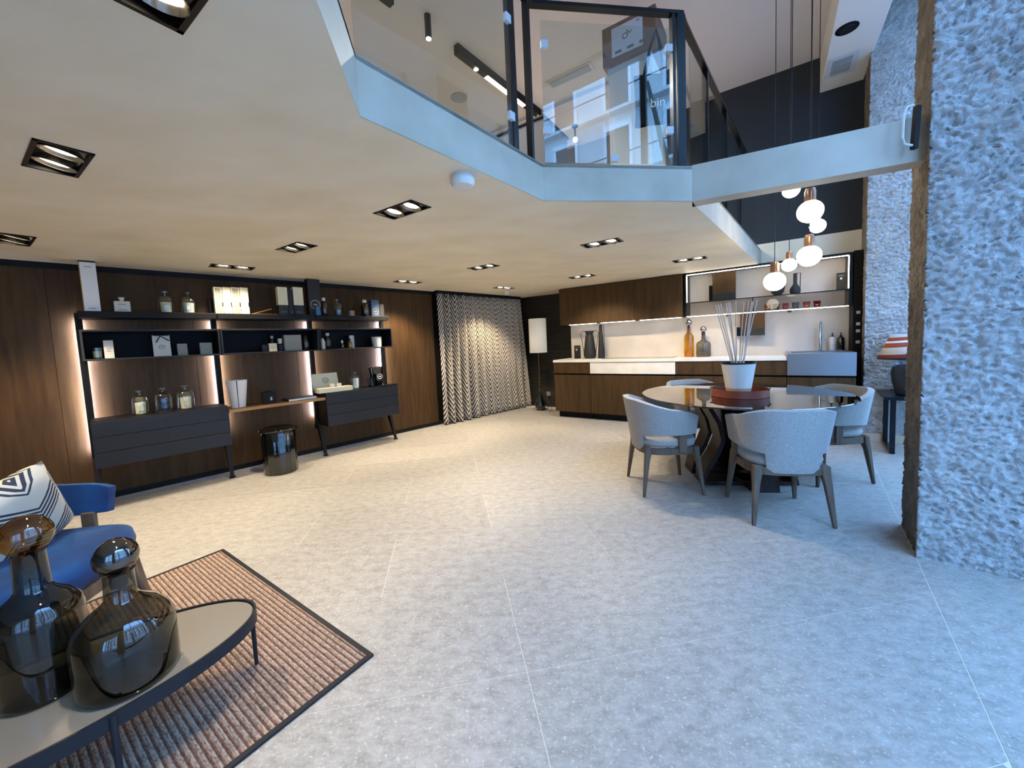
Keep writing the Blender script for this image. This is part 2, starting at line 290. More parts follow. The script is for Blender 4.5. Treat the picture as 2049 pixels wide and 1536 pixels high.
for k in range(-9, 13):
    v0 = 1.372+TW*k; u0 = .235 if k % 2 == 0 or k == -1 else -.40
    for j in range(-6, 6):
        a, b = u0+TL*j+.0015, u0+TL*(j+1)-.0015; c, d = v0+.0015, v0+TW-.0015
        P = [U*a+V*c, U*b+V*c, U*b+V*d, U*a+V*d]
        for p, n in room: P = clip(P, p, n) if len(P) > 2 else []
        if len(P) < 3 or sum(((P[i]-P[0]).cross(P[i+1]-P[0])).length for i in range(1, len(P)-1)) < .001: continue
        MB().prism(P, -.001, 0).build('tile', M['tile'], fl)
for q in [x*1.2 for x in range(-5, 4)]:              # threshold strip under the shop front
    MB().prism([FA(q+.0015, .004, 0), FA(q+1.1985, .004, 0), FA(q+1.1985, .55, 0), FA(q+.0015, .55, 0)], -.001, 0).build('tile', M['tile'], fl)

# shelving wall: veneer panels between a black shadow gap and a black plinth
wl = MB().box(BACK-.2, 6.3, 0.012, .3, 0, TOP).build('wall_left', M['black'], loc=SH.w(0, 0, 0), rz=SH.rz); struct(wl)
for a, b in [(-4.2, -3.14), (-3.14, -2.2), (-2.2, -1.26), (-1.26, -.32), (-.32, .62), (.62, 1.57), (1.57, 2.6), (2.6, 3.57)]:
    MB().box(a+.0015, b-.0015, 0, .012, .055, 2.065).build('panel', M['wood'], wl)
bb = MB().box(-4.2, 5.4, .004, .012, 0, .052).build('baseboard_left', M['black'], loc=SH.w(0, 0, 0), rz=SH.rz); struct(bb)
struct(MB().box(BACK, 6.3, .002, .012, MEZ, TOP).build('wall_mezzanine', M['back'], loc=SH.w(0, 0, 0), rz=SH.rz))
# kitchen wall
struct(MB().box(-2.925, .80, 0, .2, .0, CEIL+.3).build('wall_kitchen', M['splash'], loc=KT.w(0, 0, 0), rz=KT.rz))
struct(MB().box(-5.0, -2.925, .2, .45, 0, CEIL).build('wall_corner', M['darkrib'], loc=KT.w(0, 0, 0), rz=KT.rz))
struct(MB().box(-1.3, 1.4, .0, .2, CEIL+.3, TOP).build('wall_upper', M['darkwall'], loc=KT.w(0, 0, 0), rz=KT.rz))
struct(MB().box(-5.0, -1.3, .0, .2, MEZ, TOP).build('wall_upper_far', M['back'], loc=KT.w(0, 0, 0), rz=KT.rz))
struct(MB().box(-1.2, .9, -.012, 0, CEIL+.02, CEIL+.3).build('trim_1', M['plaster'], loc=KT.w(0, 0, 0), rz=KT.rz))
col = MB().box(.80, .895, -.28, .2, 0, CEIL+.02).build('wall_end_panel', M['black'], loc=KT.w(0, 0, 0), rz=KT.rz); struct(col)
for y in (625, 648, 662, 684):
    s, z = KT.px(1710, y, .28); MB().cbox((.845, -.282, z), .036, .006, .034).build('socket_plate', M['metalw'], col, bevel=.003)
# end wall behind the camera
struct(MB().box(-.2, 0, -7.4, .3, 0, TOP).build('wall_back', M['back'], loc=SH.w(BACK, 0, 0), rz=SH.rz))
# lower ceiling (underside of the mezzanine) with openings for the recessed lights
VV = [atz(x, y, CEIL) for x, y in [(640, 20), (720, 233), (1088, 402), (1385, 403), (1820, 325), (1392, 413), (1508, 520)]]
d0 = (VV[0]-VV[1]).normalized(); e0 = VV[0]+d0*1.95; d6 = (VV[6]-VV[5]).normalized()
k6 = (KT.w(0, 0, 0)-VV[6]).dot(KT.n)/d6.dot(KT.n); e6 = VV[6]+d6*(k6+.12)
outer = [SH.w(BACK, -.1, 0), FA(-6.9, 0, 0), Vector((e0.x, e0.y, 0)), VV[1], VV[2], VV[3], VV[5], e6, KT.w(-2.8, -.1, 0), KT.w(-2.8, -.43, 0), KT.w(-5.0, -.43, 0), SH.w(5.9, -.1, 0)]
outer = [Vector((p.x, p.y, 0)) for p in outer]
LW, LL = .165, .35
LA = (124, 45)
c3 = atz(366, 67, CEIL); ld = Vector((.829, -.559, 0)); sd = Vector((-.574, -.819, 0))
LIGHTS = [(atz(115, 319, CEIL), 0, 'downlight nearest the wood panels, both lamps glaring'), (atz(804, 420, CEIL), 0, 'downlight just below the smoke detector'), (atz(593, 495, CEIL), 0, 'downlight above the middle of the shelving'),
          (atz(967, 534, CEIL), 0, 'downlight in the centre of the far ceiling'), (atz(1204, 486, CEIL), 0, 'downlight below the glass balcony corner'), (atz(1380, 519, CEIL), 0, 'downlight by the kitchen open shelf, one lamp tilted out'),
          (atz(1164, 553, CEIL), 0, 'downlight above the wooden wall cabinets'), (atz(465, 534, CEIL), 1, 'downlight above the row of pale boxes'), (atz(816, 564, CEIL), 1, 'downlight above the bare wood panel by the curtain'),
          (atz(1008, 576, CEIL), 1, 'downlight in front of the patterned curtain'), (atz(28, 479, CEIL), 0, 'downlight at the left picture edge'), (c3+ld*.175+sd*.0825, 0, 'downlight cut by the top picture edge')]
def rectpts(c, A, w_, l_):
    t = Vector((math.sin(rad(A)), math.cos(rad(A)), 0)); n = Vector((t.y, -t.x, 0)); c = Vector((c.x, c.y, 0))
    return [c+t*(l_/2)+n*(w_/2), c+t*(l_/2)-n*(w_/2), c-t*(l_/2)-n*(w_/2), c-t*(l_/2)+n*(w_/2)]
holes = [rectpts(c, LA[k], LW-.012, LL-.012) for c, k, _ in LIGHTS]
rings = [outer]+holes; pts = [p for r in rings for p in r]
tri = tessellate_polygon(rings)
ce = MB().add([(p.x, p.y, CEIL) for p in pts], tri).build('ceiling', M['plaster']); struct(ce)
struct(MB().prism(outer, MEZ-.02, MEZ-.002).build('floor_mezzanine', M['mezfl']))
chain = [e0, VV[1], VV[2], VV[3], VV[5], e6]; chain = [Vector((p.x, p.y, 0)) for p in chain]
def offset(ch, d):                                   # towards the left of the walking direction
    out = []
    for i, p in enumerate(ch):
        ds = []
        if i > 0: ds.append((ch[i]-ch[i-1]).normalized())
        if i < len(ch)-1: ds.append((ch[i+1]-ch[i]).normalized())
        ns = [Vector((-q.y, q.x, 0)) for q in ds]; nn = sum(ns, Vector()).normalized(); out.append(p+nn*(d/max(.4, nn.dot(ns[0]))))
    return out
inn = offset(chain, .03); fa = MB()
for i in range(len(chain)-1): fa.prism([chain[i], chain[i+1], inn[i+1], inn[i]], CEIL+.002, MEZ)
struct(fa.build('trim_2', M['fascia']))
bd = (VV[4]-VV[3]).normalized(); bn = Vector((-bd.y, bd.x, 0)); b4 = VV[4]+bd*.12
struct(MB().prism([VV[3]-bd*.0, b4, b4+bn*.12, VV[3]+bn*.12], CEIL, MEZ+.005).build('beam', M['fascia']))
# upper ceiling with the shallow step over the mezzanine
struct(MB().prism([SH.w(BACK-.2, -.3, 0), SH.w(6.4, -.3, 0), FA(4.6, .95, 0), FA(-7.2, .95, 0)], TOP, TOP+.15).build('ceiling_upper', M['upceil']))
struct(MB().box(-5.0, -.95, -1.2, 0, TOP-.05, TOP).build('ceiling_step', M['upceil'], loc=KT.w(0, 0, 0), rz=KT.rz))

# stone piers of the facade
def pier(name, q0, q1, depth=.8, brown_first=True, amp=.017, seed=0.0):
    per = [(q1, 0), (q0, 0), (q0, depth), (q1, depth)]; H_ = TOP; st = .0085; sv = .0095
    path = []; seg = []
    for i in range(4):
        a, b = per[i], per[(i+1) % 4]; L = math.hypot(b[0]-a[0], b[1]-a[1]); n = max(2, int(L/(st if i < 2 or i == 3 else .08)))
        for k in range(n): path.append((a[0]+(b[0]-a[0])*k/n, a[1]+(b[1]-a[1])*k/n, i)); 
    nv = int(H_/sv); mb = MB(); N = len(path); vs = []
    cq, co = (q0+q1)/2, depth/2
    for j in range(nv+1):
        z = H_*j/nv
        for q, o, i in path:
            p = FA(q, o, z); s = Vector((p.x+seed, p.y, z))
            hx = (s.x+s.y); w1 = noise.noise(s*6)*1.1; g = .8-1.7*abs(noise.noise(Vector((s.x*24+w1, s.y*24, s.z*36+hx*20+w1))))-1.5*abs(noise.noise(Vector((s.x*48, s.y*48+w1, s.z*62+hx*34))))+.5*noise.noise(s*7)
            a_ = amp*(.55 if i == 0 else 1.0)
            nq, no = [(0, -1), (-1, 0), (0, 1), (1, 0)][i]
            h = a_*g-.006
            if i == 2: h = 0
            vs.append(p+Ff*(nq*h)+Fo*(no*h))
    fs = []
    for j in range(nv):
        for k in range(N): fs.append((j*N+k, j*N+(k+1) % N, (j+1)*N+(k+1) % N, (j+1)*N+k))
    mb.add(vs, fs); o = mb.build(name, [M['stone'], M['stoneb']])
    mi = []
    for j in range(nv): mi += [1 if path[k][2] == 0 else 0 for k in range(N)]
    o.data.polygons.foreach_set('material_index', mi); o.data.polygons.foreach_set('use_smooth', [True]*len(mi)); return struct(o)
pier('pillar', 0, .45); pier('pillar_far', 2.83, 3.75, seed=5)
# piers out of view are plain stone
for q in (-3.7, -6.9): struct(MB().prism([FA(q, 0, 0), FA(q+.5, 0, 0), FA(q+.5, .8, 0), FA(q, .8, 0)], 0, TOP).build('pillar_rear', M['stone']))
struct(MB().prism([FA(2.79, -.03, 0), FA(2.83, -.03, 0), FA(2.83, .52, 0), FA(2.79, .52, 0)], 0, .085).build('baseboard_right', M['skirt']))
# shop-front windows between the piers
def window(name, q0, q1, mull, o=.53):
    e = bpy.data.objects.new(name, None); COL.objects.link(e); e.location = FA(q0, o, 0); e.rotation_euler.z = F_RZ; struct(e)
    L = q1-q0; xs = [0]+mull+[L]; zs = [0.02, 2.55, TOP-.02]
    for x in xs: MB().box(max(0, x-.03), min(L, x+.03), -.03, .03, 0, TOP).build('mullion', M['blackm'], e)
    for z in zs: MB().box(.03, L-.03, -.028, .028, z-.03 if z > .1 else 0, z+.03).build('transom', M['blackm'], e)
    for i in range(len(xs)-1):
        for j in range(2): MB().box(xs[i]+.02, xs[i+1]-.02, -.002, .002, zs[j]+.02, zs[j+1]-.02).build('pane', M['wglass'], e)
    ar = bpy.data.lights.new('portal', 'AREA'); ar.shape = 'RECTANGLE'; ar.size = L-.06; ar.size_y = TOP-.1; ar.cycles.is_portal = True
    po = bpy.data.objects.new('window_portal', ar); COL.objects.link(po)
    zax = Fo; xax = Ff; yax = zax.cross(xax); p = FA((q0+q1)/2, o+.08, TOP/2)
    po.matrix_world = Matrix(((xax.x, yax.x, zax.x, p.x), (xax.y, yax.y, zax.y, p.y), (xax.z, yax.z, zax.z, p.z), (0, 0, 0, 1)))
window('window_1', .45, 2.83, [1.19]); window('window_2', -3.2, 0, [.9, 2.3]); window('window_3', -6.4, -3.7, [1.35])
# street outside (seen only in reflections)
struct(MB().prism([FA(-30, .8, 0), FA(34, .8, 0), FA(34, 17, 0), FA(-30, 17, 0)], -.2, -.13).build('street', M['street']))
bl = thing('apartment_building', 'pale apartment building across the street mirrored in the balcony glass', 'building', FA(-24, 16, -.13), F_RZ)
MB().box(0, 52, -8, 0, 0, 17.5).build('wall', M['facadew'], bl); MB().box(-.3, 52.3, -8.3, .35, 17.5, 17.9).build('cornice', M['facadew'], bl)
for fz in (3.9, 7.0, 10.0, 13.1):
    MB().box(0, 52, .0, .5, fz-.45, fz-.3).build('balcony_slab', M['facadew'], bl); MB().box(0, 52, .44, .47, fz+.5, fz+.55).build('balcony_rail', M['rail'], bl)
wm = MB().box(-.6, .6, 0, .02, 0, 2.1).build('window', M['darkwall'], bl, (2, 0.005, 3.75)); fm = MB().box(-.75, -.6, 0, .1, 0, 2.3).box(.6, .75, 0, .1, 0, 2.3).box(-.75, .75, 0, .12, 2.1, 2.35).build('surround', M['white'], wm)
for fz in (3.75, 6.85, 9.85, 12.95):
    for k in range(17):
        if fz == 3.75 and k == 0: continue
        a = wm.copy(); COL.objects.link(a); a.location = (2+3*k, .005, fz); b_ = fm.copy(); COL.objects.link(b_); b_.parent = a
for i, q in enumerate((-1.6, 5.2, -9)):
    t = MB().tube([(0, 0, -.13), (.1, 0, 2), (.05, .1, 4), (.5, .2, 7)], [.2, .17, .15, .08], 10)
    o = t.tube([(.05, .1, 3.9), (-.7, 0, 5.2), (-1.3, .1, 7)], [.1, .08, .04], 8).build('plane_tree', M['bark'], loc=FA(q, 6.5, 0), smooth=True)
    tag(o, ['bare street tree trunk opposite the stone pier', 'bare street tree trunk farther up the street', 'bare street tree trunk behind the viewer'][i], 'tree', 'street trees')
# ================================================================== RECESSED LIGHTS
def downlight(c, k, lab, i):
    A = LA[k]; e = thing('recessed_downlight', 'black twin '+lab, 'ceiling light', (c.x, c.y, CEIL), rad(90-A), 'twin recessed ceiling lights')
    w_, l_ = LW/2, LL/2; fr = MB()
    for a in ((-l_, l_, -w_, -w_+.014), (-l_, l_, w_-.014, w_), (-l_, -l_+.014, -w_, w_), (l_-.014, l_, -w_, w_)): fr.box(*a, -.004, .012)
    fr.build('frame', M['blackm'], e)
    b_ = .008; hs = MB(); hs.box(-l_+b_, l_-b_, -w_+b_, w_-b_, .13, .135)
    for a in ((-l_+b_, l_-b_, -w_+b_, -w_+b_+.003), (-l_+b_, l_-b_, w_-b_-.003, w_-b_), (-l_+b_, -l_+b_+.003, -w_+b_, w_-b_), (l_-b_-.003, l_-b_, -w_+b_, w_-b_)): hs.box(*a, .004, .135)
    hs.build('housing', M['black'], e)
    for j, x in enumerate((-.078, .078)):
        tilt = (rad(-2 if k else -10), rad(8), 0)
        r = MB().lathe([(.063, 0), (.067, .001), (.064, .008), (.048, .03)], 24, fl=lambda a: .012*math.cos(a*24), cap=False).build('reflector', M['refl'], e, (x, 0, -.001), smooth=True, ang=70)
        r.rotation_euler = tilt
        MB().lathe([(.0001, .010), (.034, .011), (.047, .014), (.047, .03)], 24).build('lens', M['lens'], r)
        sp = bpy.data.lights.new('spot', 'SPOT'); sp.energy = SPOT_W; sp.color = (1, .82, .59); sp.spot_size = rad(96); sp.spot_blend = .55; sp.shadow_soft_size = .035
        so = bpy.data.objects.new('spot_lamp', sp); COL.objects.link(so); so.parent = e; so.location = (x, 0, -.012)
        sp.energy *= {0: .9, 1: .45, 2: 1.1, 4: .9, 5: 1.0, 6: 1.0, 7: .6, 11: .6, 9: 1.1}.get(i, 1.5)
        if i in (5, 6): so.rotation_euler = (rad(26), 0, 0); sp.energy *= .7
        if k: so.rotation_euler = (rad(14), 0, 0)            # wall washers lean towards the shelving wall
    return e
for i, (c, k, lab) in enumerate(LIGHTS): downlight(c, k, lab, i)
c = atz(925, 352, CEIL)
e = thing('smoke_detector', 'round white smoke detector on the lower ceiling', 'smoke detector', (c.x, c.y, CEIL))
MB().lathe([(.055, 0), (.056, -.012), (.048, -.014)], 32).build('base', M['white'], e, smooth=True); MB().lathe([(.06, -.014), (.062, -.03), (.054, -.052), (.044, -.056), (.0001, -.054)], 32).build('cover', M['white'], e, smooth=True)
c = atz(1014, 583, CEIL)
o = MB().lathe([(.04, 0), (.04, -.045), (.034, -.055), (.0001, -.055)], 20).build('alarm_sounder', M['white'], loc=(c.x, c.y, CEIL), smooth=True); tag(o, 'small white sounder on the ceiling above the curtain', 'alarm')

# ================================================================== SHELVING
def sbox(): return MB()
SU = [-.155, .78, 1.715, 2.65]
fr = thing('shelving_frame', 'black metal shelving uprights standing on slim tapered feet along wood wall', 'shelving', SH.w(0, 0, 0), SH.rz)
for i, s in enumerate(SU):
    u = MB().box(s-.022, s+.022, -.10, -.05, .36, 1.86 if i in (1,) else 1.69).build('upright', M['black'], fr)
    MB().add([(s-.02, -.03, .36), (s+.02, -.03, .36), (s+.02, -.03, .30), (s-.02, -.03, .30), (s-.02, -.14, .42), (s+.02, -.14, .42), (s+.016, -.275, .012), (s-.016, -.275, .012), (s+.02, -.10, .33), (s-.02, -.10, .33), (s+.016, -.255, .012), (s-.016, -.255, .012)],
             [(0, 1, 5, 4), (4, 5, 6, 7), (6, 10, 11, 7), (8, 9, 11, 10), (0, 3, 2, 1), (3, 9, 8, 2), (0, 4, 7, 11, 9, 3), (1, 2, 8, 10, 6, 5)]).build('leg', M['black'], fr)
    MB().lathe([(.03, 0), (.03, .008), (.01, .012)], 20, (s, -.265)).build('foot', M['black'], fr, smooth=True)
    MB().box(s-.02, s+.012, -.05, -.046, .46, 1.632).build('led_strip', M['led'], fr)
tl = ['long black top shelf over the leftmost shelving bay', 'long black top shelf over the middle shelving bay', 'long black top shelf over the shelving bay beside curtain']
bl_ = ['dark open box shelf holding white bag with ribbon', 'dark open box shelf holding large grey card box', 'dark open box shelf holding cream cup and amber bottle']
for i in range(3):
    a, b_ = SU[i]+.003, SU[i+1]-.003; L = b_-a
    o = MB().box(0, L, -.30, -.03, 1.635, 1.69).build('top_shelf', M['black'], loc=SH.w(a, 0, 0), rz=SH.rz, bevel=.003); tag(o, tl[i], 'shelf', 'shelves of the wall unit')
    e = thing('box_shelf', bl_[i], 'shelf', SH.w(a, 0, 1.27), SH.rz, 'open box shelves')
    MB().box(0, L, -.36, -.09, 0, .016).build('bottom_panel', M['slate'], e, bevel=.002); MB().box(0, L, -.36, -.09, .244, .26).build('top_panel', M['slate'], e, bevel=.002)
    for x in (0, L-.016): MB().box(x, x+.016, -.36, -.09, .016, .244).build('side_panel', M['slate'], e, bevel=.002)
    MB().box(.016, L-.016, -.10, -.09, .016, .244).build('back_panel', M['navyin'], e)
for i, lab in ((0, 'dark slate three-drawer unit under the leftmost bay with glass cloches'), (2, 'dark slate three-drawer unit under cream presentation box')):
    a, L = SU[i]+.003, .929; e = thing('drawer_unit', lab, 'drawers', SH.w(a, 0, .37), SH.rz, 'slate drawer units')
    MB().box(0, L, -.40, -.09, 0, .395).build('body', M['black'], e)
    for k in range(3):
        d = MB().box(.0, L, -.42, -.401, .003+.1305*k, .1305*(k+1)-.001).build('drawer', M['slate'], e, bevel=.002)
        MB().lathe([(.006, 0), (.006, .008), (.0001, .009)], 12).build('knob', M['black'], d, (L*.5, -.42, .066+.1305*k)).rotation_euler.x = rad(90)
e = thing('desk_shelf', 'wooden desk shelf with pale oak edge between the drawer units', 'shelf', SH.w(SU[1]+.003, 0, .69), SH.rz)
MB().box(0, .929, -.40, -.09, 0, .03).build('board', M['wood'], e); MB().box(0, .929, -.404, -.4, 0, .03).build('edge_strip', M['desk'], e)
S1, S2, S3, S4, S5 = 1.69, 1.286, .7655, .72, 1.286

# ---- little things on the shelves
def put(px, zb, off): s, w_, h_, z_ = SH.rect(*px, off); return s, w_, h_
def box_item(name, lab, cat, px, zb, off, m_, d_=None, group=None, fr_=SH, rz=0):
    s, w_, h_, _ = fr_.rect(*px, off); d_ = d_ or w_*.7
    o = MB().box(-w_/2, w_/2, -d_/2, d_/2, 0, h_).build(name, m_, loc=fr_.w(s, off, zb), rz=fr_.rz+rz, bevel=.002); tag(o, lab, cat, group); return o, w_, h_, d_
def part_front(o, w_, d_, x0, x1, z0, z1, m_, name='label_panel', t=.002):
    return MB().box(x0, x1, -d_/2-t, -d_/2, z0, z1).build(name, m_, o)
def ring(o, x, z, y, r, m_, name='emblem'):
    MB().tube([(x+r*math.cos(a*math.pi/12), y, z+r*math.sin(a*math.pi/12)) for a in range(24)], r*.12, 6, True).build(name, m_, o); MB().cbox((x, y, z), r*.9, r*.15, r*.35).build(name, m_, o)
o, w_, h_, d_ = box_item('gift_box', 'tall white box with gold side on the top shelf', 'box', (168, 202, 522, 619), S1, .2, M['gold'], .07)
part_front(o, w_, d_, -w_/2+.006, w_/2, .0, h_, M['white'], 'front_sleeve', .004); MB().box(-w_/2, w_/2, -d_/2-.004, d_/2, h_, h_+.008).build('lid', M['blackcard'], o)
for zz in (.06, .33): part_front(o, w_, d_, -.02, .025, h_*zz if zz < .2 else h_-.04, h_*zz+.006 if zz < .2 else h_-.034, M['taupe'], 'printed_line', .005)
s, w_, h_ = put((229, 262, 600, 622), S1, .2); e = thing('square_flask', 'square white flask with flared stopper on top shelf', 'bottle', SH.w(s, .2, S1), SH.rz)
MB().box(-w_/2, w_/2, -.03, .03, 0, h_).build('body', M['offwhite'], e, bevel=.006); MB().lathe([(.015, h_), (.013, h_+.012), (.022, h_+.034)], 16).build('stopper', M['offwhite'], e, smooth=True); part_front(e, w_, .06, -.03, .03, .02, .024, M['greyink'], 'printed_line'); part_front(e, w_, .06, -.025, .025, h_-.03, h_-.026, M['greyink'], 'printed_line')
def cloche(px, zb, off, lab, wax, knob=1):
    s, w_, h_ = put(px, zb, off); r = w_/2; e = thing('glass_cloche', lab, 'cloche', SH.w(s, off, zb), SH.rz, 'glass cloches over candles'); hb = h_*.78
    MB().lathe([(r*.98, .008), (r, .012), (r, hb*.7), (r*.9, hb*.88), (r*.6, hb*.97), (r*.2, hb), (r*.12, hb+.008)], 28).build('dome', M['clear'], e, smooth=True, ang=80)
    MB().lathe([(r*.12, hb), (r*.14, hb+h_*.08), (r*.42, hb+h_*.13), (r*.44, hb+h_*.19), (r*.2, hb+h_*.22)], 18).build('knob', M['clear'], e, smooth=True)
    MB().lathe([(r*1.08, 0), (r*1.1, .004), (r*1.05, .008)], 28).build('tray', M['black'], e)
    MB().lathe([(r*.58, .009), (r*.64, hb*.62), (r*.6, hb*.62), (r*.6, hb*.56), (.0001, hb*.55)], 24).build('candle', wax, e, smooth=True)
    MB().add([(-r*.3, -r*.66, hb*.2), (r*.3, -r*.66, hb*.2), (r*.3, -r*.67, hb*.45), (-r*.3, -r*.67, hb*.45)], [(0, 1, 2, 3)]).build('label', M['offwhite'] if wax != M['navywax'] else M['bluecard'], e)
cloche((315, 351, 577, 622), S1, .18, 'glass cloche over pillar candle on top shelf, left of the pair', M['wax'])
cloche((361, 396, 578, 622), S1, .18, 'glass cloche over white labelled jar, beside the pale boxes', M['offwhite'])
cloche((265, 301, 782, 831), S3, .24, 'cream candle under cloche at the left end of drawer unit', M['wax'])
cloche((312, 348, 778, 827), S3, .24, 'navy candle under cloche, middle of the three on drawers', M['navywax'])
cloche((356, 392, 774, 823), S3, .24, 'cream candle under cloche, right of the three on drawers', M['wax'])
for i in range(4):
    x0 = 430+i*17.3; o, w_, h_, d_ = box_item('candle_box', ['pale box with taupe label, first of four in the row', 'plain pale box, second of four in the row', 'pale box with taupe label, third of four in the row', 'plain pale box, last of four in the row'][i], 'box', (x0+.4, x0+16.6, 573, 626), S1, .2, M['cream'], .07, 'pale upright boxes on top shelf')
    if i % 2 == 0: part_front(o, w_, d_, -w_*.36, w_*.36, .012, h_-.012, M['taupe']); part_front(o, w_, d_, -w_*.3, w_*.3, h_*.55, h_*.57, M['cream'], 'printed_line', .003)
    MB().box(w_/2-.008, w_/2+.0015, -d_/2-.006, -d_/2, h_*.28, h_*.44).build('tie', M['blackcard'], o)
s, z_ = SH.px(504, 626, .22); L1 = SH.px(555, 626, .22)[0]-s
for k, (lab, dz) in enumerate((('brass rod lying flat on the top shelf', 0), ('brass rod propped up slanting on the top shelf', .062))):
    o = MB().tube([(0, .02*k, .005+.0*k), (L1*(1 if k == 0 else .8), .02*k, .005+dz)], .0045, 8).build('brass_rod', M['gold'], loc=SH.w(s, .22, S1), rz=SH.rz); tag(o, lab, 'rod')
for i, (xa, xb, up) in enumerate(((557, 576, 1), (577, 587, 0), (588, 607, 1))):
    o, w_, h_, d_ = box_item('perfume_box', ['two-tone white and black box nearest the brass rods', 'slim all-black box between two-tone boxes', 'two-tone white and black box beside the tall dark box'][i], 'box', (xa, xb, 572 if up else 576, 627), S1, .2, M['blackcard'], .07, 'two-tone boxes on top shelf')
    if up: MB().box(-w_/2-.001, w_/2+.001, -d_/2-.002, d_/2+.001, h_*.36, h_+.001).build('upper_sleeve', M['cream'], o)
    part_front(o, w_, d_, -w_*.3, w_*.3, h_*.1, h_*.12, M['taupe'], 'printed_line')
o, w_, h_, d_ = box_item('tall_box', 'tall black box with round emblem beside the shelving upright', 'box', (617, 642, 558, 629), S1, .2, M['blackcard'], .09); ring(o, 0, h_*.3, -d_/2-.003, w_*.36, M['greycard'])
o = MB().lathe([(.028, 0), (.03, .01), (.026, .07), (.018, .1), (.0001, .105)], 20).build('blue_bell', M['bluegl'], loc=SH.w(SH.px(636, 629, .28)[0], .285, S1), smooth=True); tag(o, 'small blue bell-shaped ornament before tall black box', 'ornament')
def bottle(name, lab, px, zb, off, body, cap, hb=.78, fr_=SH, group=None, lbl=None, neck=.45, cat='bottle'):
    s, w_, h_, _ = fr_.rect(*px, off); r = w_/2; e = thing(name, lab, cat, fr_.w(s, off, zb), fr_.rz, group)
    MB().lathe([(r*.95, 0), (r, .004), (r, h_*hb*.86), (r*.85, h_*hb*.95), (r*neck, h_*hb), (r*neck, h_*(hb+.06))], 24).build('body', body, e, smooth=True)
    MB().lathe([(r*neck*1.15, h_*(hb+.05)), (r*neck*1.15, h_*.97), (r*neck, h_)], 16).build('cap', cap, e, smooth=True)
    if lbl: MB().add([(r*1.01*math.sin(a), -r*1.01*math.cos(a), z) for z in (h_*.2, h_*.55) for a in (-.6, -.2, .2, .6)], [(0, 1, 5, 4), (1, 2, 6, 5), (2, 3, 7, 6)]).build('label', lbl, e)
    return e, r, h_
bottle('dark_bottle', 'black bottle with white cap next to tall dark box', (643, 656, 594, 630), S1, .2, M['gloss'], M['white'], lbl=M['greyink'])
cloche((666, 686, 596, 630), S1, .2, 'small cloche over blue-labelled jar on far top shelf', M['navywax'])
s, w_, h_ = put((699, 708, 620, 631), S1, .2); e = thing('reed_diffuser', 'tiny reed diffuser with dark sticks on far top shelf', 'diffuser', SH.w(s, .2, S1), SH.rz)
MB().box(-w_/2, w_/2, -w_/2, w_/2, 0, h_).build('bottle', M['greycard'], e, bevel=.003); MB().lathe([(.008, h_), (.008, h_+.014)], 12).build('neck', M['blackcard'], e)
for a in (-.06, -.035, -.01, .02, .045): MB().tube([(a*.1, 0, h_), (a, .01, h_+.115)], .0018, 5).build('reed', M['wood'], e)
bottle('dark_bottle', 'black bottle with white cap near the shelf end', (724, 738, 598, 631), S1, .2, M['gloss'], M['white'], lbl=M['greyink'])
o, w_, h_, d_ = box_item('perfume_box', 'slate blue box with round emblem at the shelf end', 'box', (742, 757, 598, 631), S1, .2, M['bluecard'], .07); ring(o, 0, h_*.32, -d_/2-.003, w_*.36, M['greycard'])
o, w_, h_, d_ = box_item('small_box', 'small plain black box last on the top shelf', 'box', (758, 767, 606, 631), S1, .2, M['blackcard'], .06)
# inside the box shelves
s, w_, h_ = put((185, 207, 696, 718), S2, .25); e = thing('glass_tumbler', 'patterned glass tumbler candle inside the leftmost box shelf', 'candle', SH.w(s, .25, S2), SH.rz)
MB().lathe([(w_*.42, 0), (w_*.5, h_), (w_*.46, h_), (w_*.4, .012), (.0001, .012)], 24).build('glass', M['clear'], e, smooth=True); MB().lathe([(w_*.38, .013), (w_*.43, h_*.7), (.0001, h_*.7)], 20).build('wax', M['greycard'], e)
def marks(o, w_, h_, d_, n=1):
    for k in range(n): part_front(o, w_, d_, -w_*.22, w_*.22, h_*(.4+.12*k), h_*(.415+.12*k), M['greyink'], 'printed_line')
o, w_, h_, d_ = box_item('white_box', 'slim white box beside tumbler candle in box shelf', 'box', (210, 230, 681, 717), S2, .25, M['offwhite'], .05); marks(o, w_, h_, d_, 2)
s, w_, h_ = put((308, 343, 669, 711), S2, .25); e = thing('gift_bag', 'white paper bag with black ribbon bow in box shelf', 'bag', SH.w(s, .25, S2), SH.rz)
MB().add([(-w_/2, -.03, 0), (w_/2, -.03, 0), (w_/2, .03, 0), (-w_/2, .03, 0), (-w_/2, -.008, h_), (w_/2, -.008, h_), (w_/2, .008, h_), (-w_/2, .008, h_)], [(0, 3, 2, 1), (4, 5, 6, 7), (0, 1, 5, 4), (1, 2, 6, 5), (2, 3, 7, 6), (3, 0, 4, 7)]).build('body', M['offwhite'], e)
MB().tube([(-w_*.3, -.03, h_*.65), (-.005, -.018, h_*.95), (w_*.45, -.026, h_*.72)], .005, 6).tube([(-w_*.45, -.016, h_*.98), (w_*.45, -.016, h_*.98)], .004, 6).build('ribbon', M['blackcard'], e); ring(e, 0, h_*.42, -.021, w_*.16, M['greyink'])
o, w_, h_, d_ = box_item('grey_box', 'small grey-green box left of its twin in box shelf', 'box', (356, 376, 688, 711), S2, .25, M['greycard'], .05); marks(o, w_, h_, d_)
o, w_, h_, d_ = box_item('grey_box', 'wider grey-green box at the right end of the leftmost box shelf', 'box', (401, 425, 686, 709), S2, .25, M['greycard'], .05); marks(o, w_, h_, d_)
o, w_, h_, d_ = box_item('dark_box', 'small dark cube box left of the yellow box', 'box', (524, 537, 690, 704), S2, .25, M['slate'], .05)
